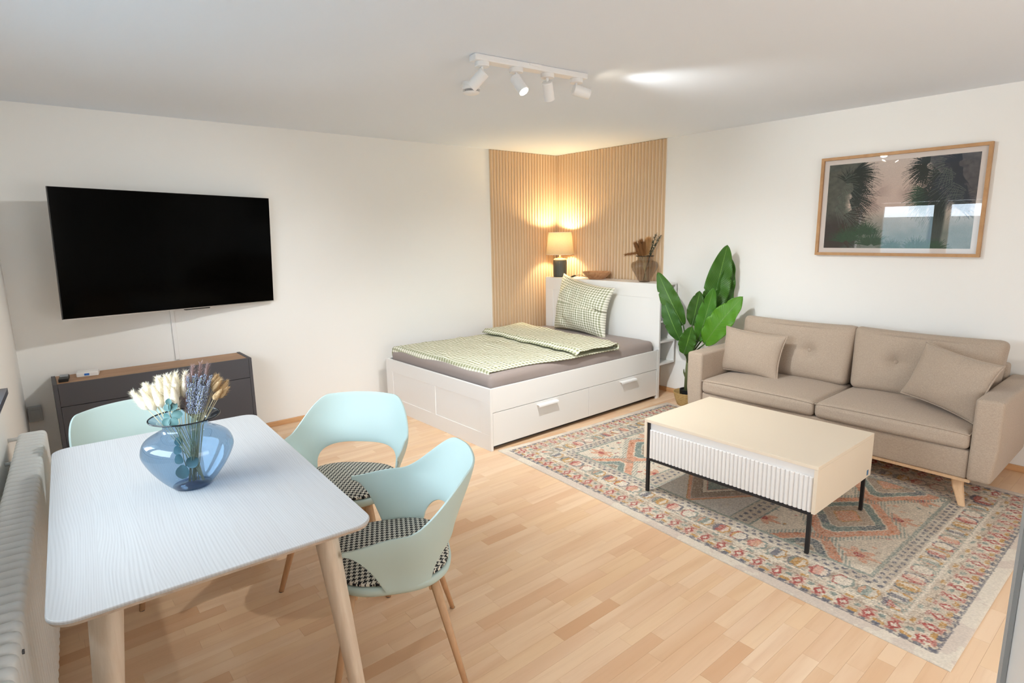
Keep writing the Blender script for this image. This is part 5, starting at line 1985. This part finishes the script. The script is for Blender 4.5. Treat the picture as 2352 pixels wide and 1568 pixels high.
def banana_leaf(base, tip, width, normal, bend=0.05, tone=(60, 110, 30), fold=0.18, seed=0, stalk_from=None):
    base, tip = Vector(base), Vector(tip)
    ax = (tip - base)
    L = ax.length
    ax.normalize()
    nrm = Vector(normal)
    nrm = (nrm - ax * nrm.dot(ax)).normalized()
    sd = ax.cross(nrm)
    g2 = random.Random(seed)
    tears = [(g2.uniform(0.3, 0.9), g2.choice([-1, 1]), g2.uniform(0.12, 0.3)) for _ in range(2)]
    nu, nv = 15, 40
    v, uv, cols = [], [], []
    for j in range(nv):
        t_ = j / (nv - 1)
        hw_ = width / 2 * (math.sin(math.pi * min(1.0, 0.03 + 0.97 * t_ ** 0.86)) ** 0.62)
        for i in range(nu):
            s_ = -1 + 2 * i / (nu - 1)
            w_ = hw_
            for (tp, ts, td) in tears:
                if s_ * ts > 0 and abs(t_ - tp) < 0.022:
                    w_ *= 1 - td * (1 - abs(t_ - tp) / 0.022)
            wave = 0.010 * math.sin(t_ * 26 + s_ * 2 + seed) * abs(s_) ** 2 * (width / 0.2)
            p = base + ax * (L * t_) + sd * (w_ * s_) + nrm * (fold * hw_ * abs(s_) ** 1.3 + bend * math.sin(math.pi * t_) - bend * 0.8 * t_ * t_ + wave)
            v.append(tuple(p))
            uv.append((0.5 + 0.5 * s_, t_))
            cols.append((lin(tone[0]), lin(tone[1]), lin(tone[2]), 1))
    f = [(j * nu + i, j * nu + i + 1, (j + 1) * nu + i + 1, (j + 1) * nu + i) for j in range(nv - 1) for i in range(nu - 1)]
    o = link('leaf', new_mesh('leaf', v, f, True, uv, cols), M['leaf'], plant)
    md = o.modifiers.new('thickness', 'SOLIDIFY')
    md.thickness = 0.0018
    s0_ = Vector(stalk_from if stalk_from else (0.0, 0.0, 0.5))
    m1 = s0_.lerp(base, 0.5) + Vector((0, 0, 0.02)) + (base - s0_).cross(Vector((0, 1, 0))).normalized() * 0.0
    pts = [s0_, m1, base, base + ax * L * 0.3]
    MB().tube(pts, [0.0085, 0.0075, 0.006, 0.002], 7).obj('stalk', M['stalk'], o, True)


def pw(x, y, z):
    return Vector((x, y, z)) - PB


toc = Vector((CAM[0] - 2.0, CAM[1] + 0.3, 0.6)).normalized()
banana_leaf(pw(2.165, -0.22, 0.80), pw(2.275, -0.17, 1.462), 0.215, (0.55, -0.83, 0.1), -0.03, (66, 112, 36), 0.32, 1, pw(1.999, -0.255, 0.45))
banana_leaf(pw(2.225, -0.17, 0.78), pw(2.285, -0.11, 1.34), 0.170, (0.75, -0.6, 0.1), -0.02, (52, 104, 26), 0.25, 2, pw(2.0, -0.25, 0.45))
banana_leaf(pw(1.955, -0.30, 0.745), pw(1.700, -0.36, 1.215), 0.165, (0.30, -0.92, 0.25), 0.03, (64, 104, 34), 0.28, 3, pw(1.993, -0.26, 0.45))
banana_leaf(pw(1.945, -0.33, 0.61), pw(1.800, -0.40, 0.975), 0.140, (0.35, -0.9, 0.25), 0.03, (48, 92, 34), 0.25, 4, pw(1.990, -0.26, 0.42))
banana_leaf(pw(2.055, -0.31, 0.755), pw(2.150, -0.36, 1.07), 0.145, (0.45, -0.88, 0.2), 0.0, (50, 84, 32), 0.12, 5, pw(1.997, -0.258, 0.45))
banana_leaf(pw(2.180, -0.30, 0.60), pw(2.470, -0.24, 1.035), 0.215, (0.25, -0.93, 0.30), 0.03, (96, 158, 30), 0.22, 6, pw(2.002, -0.25, 0.42))
banana_leaf(pw(2.130, -0.32, 0.62), pw(2.245, -0.30, 1.10), 0.150, (0.55, -0.8, 0.2), -0.01, (74, 136, 34), 0.20, 7, pw(2.0, -0.26, 0.42))
banana_leaf(pw(2.030, -0.38, 0.50), pw(2.135, -0.44, 0.765), 0.150, (0.4, -0.9, 0.1), 0.0, (52, 100, 24), 0.20, 8, pw(2.0, -0.27, 0.40))
mb = MB()
mb.tube([(-0.006, -0.005, 0.125), (-0.004, -0.004, 0.32), (0, 0, 0.56)], [0.024, 0.021, 0.010], 10)
mb.tube([(0.012, 0.012, 0.125), (0.008, 0.006, 0.34), (0.004, 0.004, 0.60)], [0.016, 0.014, 0.008], 8)
mb.tube([(-0.020, -0.01, 0.26), (-0.034, -0.015, 0.30), (-0.036, -0.015, 0.33)], [0.008, 0.007, 0.003], 6)
mb.obj('trunk', M['trunk'], plant, True)

# ------------------------------------------------------------------ radiator: a row of steel sections under the window
rad = thing('radiator', 'old white steel sectional radiator under the window', 'radiator', (0, 0, 0))
SP, RS0, NS = 0.0505, 1.275, 46
RB = 0.045                           # gap to the wall


def sec_def(p, n):
    p = p.copy()
    return p


v, f = rbox_vf(0.0242, 0.0575, 0.275, 0.0225, 3, 4)
secm = new_mesh('section', v, f, True)
for k in range(NS):
    p = wp(RS0 + SP * (k + 0.5), RB + 0.0575, 0.375)
    link('section', secm, M['enamel'], rad, p, (0, 0, R(WA)))
mb = MB()
for zz in (0.145, 0.605):
    mb.tube([wp(RS0 + 0.01, RB + 0.0575, zz), wp(RS0 + SP * NS - 0.01, RB + 0.0575, zz)], 0.020, 10)
mb.obj('connecting_pipe', M['enamel'], rad, True)
mb = MB()
mb.tube([wp(RS0 - 0.001, RB + 0.0575, 0.605), wp(RS0 - 0.05, RB + 0.0575, 0.605), wp(RS0 - 0.055, RB + 0.03, 0.605), wp(RS0 - 0.056, 0.001, 0.605)], 0.010, 8)
mb.obj('supply_pipe', M['enamel'], rad, True)
for k in (4, 24, 42):
    mb = MB()
    a = wp(RS0 + SP * k, 0.0, 0.0)
    mb.tube([wp(RS0 + SP * k, 0.0005, 0.56), wp(RS0 + SP * k, RB + 0.02, 0.56)], 0.010, 8)
    mb.obj('wall_bracket', M['enamel'], rad)
mb = MB()
mb.tube([wp(RS0 + SP * 39.5, RB + 0.1145, 0.62), wp(RS0 + SP * 39.5, RB + 0.119, 0.62)], 0.006, 10)
mb.obj('bleed_plug', M['vent_dark'], rad)

# ------------------------------------------------------------------ ceiling track with four spots, smoke detector
TA, TB_ = Vector((2.519, -2.985, H)), Vector((2.580, -2.320, H))
tdir = (TB_ - TA).normalized()
trk = thing('spotlight_track', 'white ceiling track with four swivelling spotlights', 'ceiling light', ((TA + TB_) / 2))
ta = math.atan2(tdir.y, tdir.x)
tl = (TB_ - TA).length / 2
o_ = MB().box(-tl - 0.03, tl + 0.03, -0.032, 0.032, -0.030, -0.0005, 0.006).obj('track_bar', M['white_metal'], trk, False, None, (0, 0, ta))
MB().box(-0.04, 0.04, -0.036, 0.036, -0.014, -0.0004, 0.004).obj('feed_box', M['white_metal'], trk, False, None, (0, 0, ta))
heads = [(-0.92, (-0.62, -0.42, -0.66), 0.95), (-0.30, (0.60, 0.12, -0.78), 0.58), (0.31, (-0.34, 0.50, -0.80), 1.8), (0.92, (0.40, 0.89, -0.24), 0.52)]
k_size = (112, 100, 116, 84)
for k, (s_, dr, pw_) in enumerate(heads):
    c0 = tdir * (s_ * tl) + Vector((0, 0, -0.030))
    hd = bpy.data.objects.new('spot_head', None)
    COL.objects.link(hd)
    hd.parent = trk
    hd.location = c0
    v, f = lathe_vf([(0.0005, -0.022), (0.034, -0.022), (0.036, -0.019), (0.036, -0.0005), (0.0005, -0.0005)], 32)
    link('base_disc', new_mesh('base_disc', v, f), M['white_metal'], hd)
    dr = Vector(dr).normalized()
    q = dr.to_track_quat('Z', 'Y')
    cc3 = Vector((0, 0, -0.058)) + dr * 0.028
    v, f = lathe_vf([(0.0005, -0.046), (0.026, -0.046), (0.0285, -0.043), (0.0285, 0.050), (0.027, 0.052), (0.025, 0.052), (0.024, 0.040), (0.0005, 0.040)], 36)
    cyl = link('lamp_housing', new_mesh('lamp_housing', v, f), M['white_metal'], hd, cc3, q.to_euler())
    MB().tube([(0, 0, -0.021), (0, 0, -0.045), cc3 - dr * 0.030], 0.007, 8).obj('swivel_joint', M['white_metal'], hd)
    lv, lf = lathe_vf([(0.0005, 0.0415), (0.0235, 0.0415)], 28)
    link('lens', new_mesh('lens', lv, lf), M['bulb'], hd, cc3, q.to_euler())
    ld = bpy.data.lights.new('spot_light', 'SPOT')
    ld.energy = SPOT_W * pw_
    ld.color = (0.97, 0.98, 0.95)
    ld.spot_size = R(k_size[k])
    ld.spot_blend = 1.0
    ld.shadow_soft_size = 0.035
    lo = bpy.data.objects.new('spot_light', ld)
    COL.objects.link(lo)
    lo.parent = hd
    lo.location = cc3 + dr * 0.055
    lo.rotation_euler = dr.to_track_quat('-Z', 'Y').to_euler()
sd = thing('smoke_detector', 'round white smoke detector on the ceiling beside the spotlight track', 'smoke detector', (2.075, -2.700, H))
v, f = lathe_vf([(0.0005, -0.0004), (0.054, -0.0004), (0.054, -0.018), (0.050, -0.020), (0.050, -0.024), (0.0525, -0.026), (0.0525, -0.042), (0.0005, -0.042)], 44)
link('base_plate', new_mesh('base_plate', v, f), M['white_metal'], sd)
mb = MB()
for k in range(40):
    a = 2 * math.pi * k / 40
    mb.tube([(0.050 * math.cos(a), 0.050 * math.sin(a), -0.042), (0.046 * math.cos(a), 0.046 * math.sin(a), -0.055)], 0.0016, 4)
mb.obj('vent_ribs', M['white_metal'], sd)['kind'] = 'stuff'
v, f = lathe_vf([(0.043, -0.0425), (0.039, -0.054)], 36)
link('vent_slot', new_mesh('vent_slot', v, f), M['vent_dark'], sd)
v, f = lathe_vf([(0.048, -0.0545), (0.044, -0.062), (0.030, -0.067), (0.0005, -0.068)], 36)
link('cap', new_mesh('cap', v, f, True), M['white_metal'], sd)
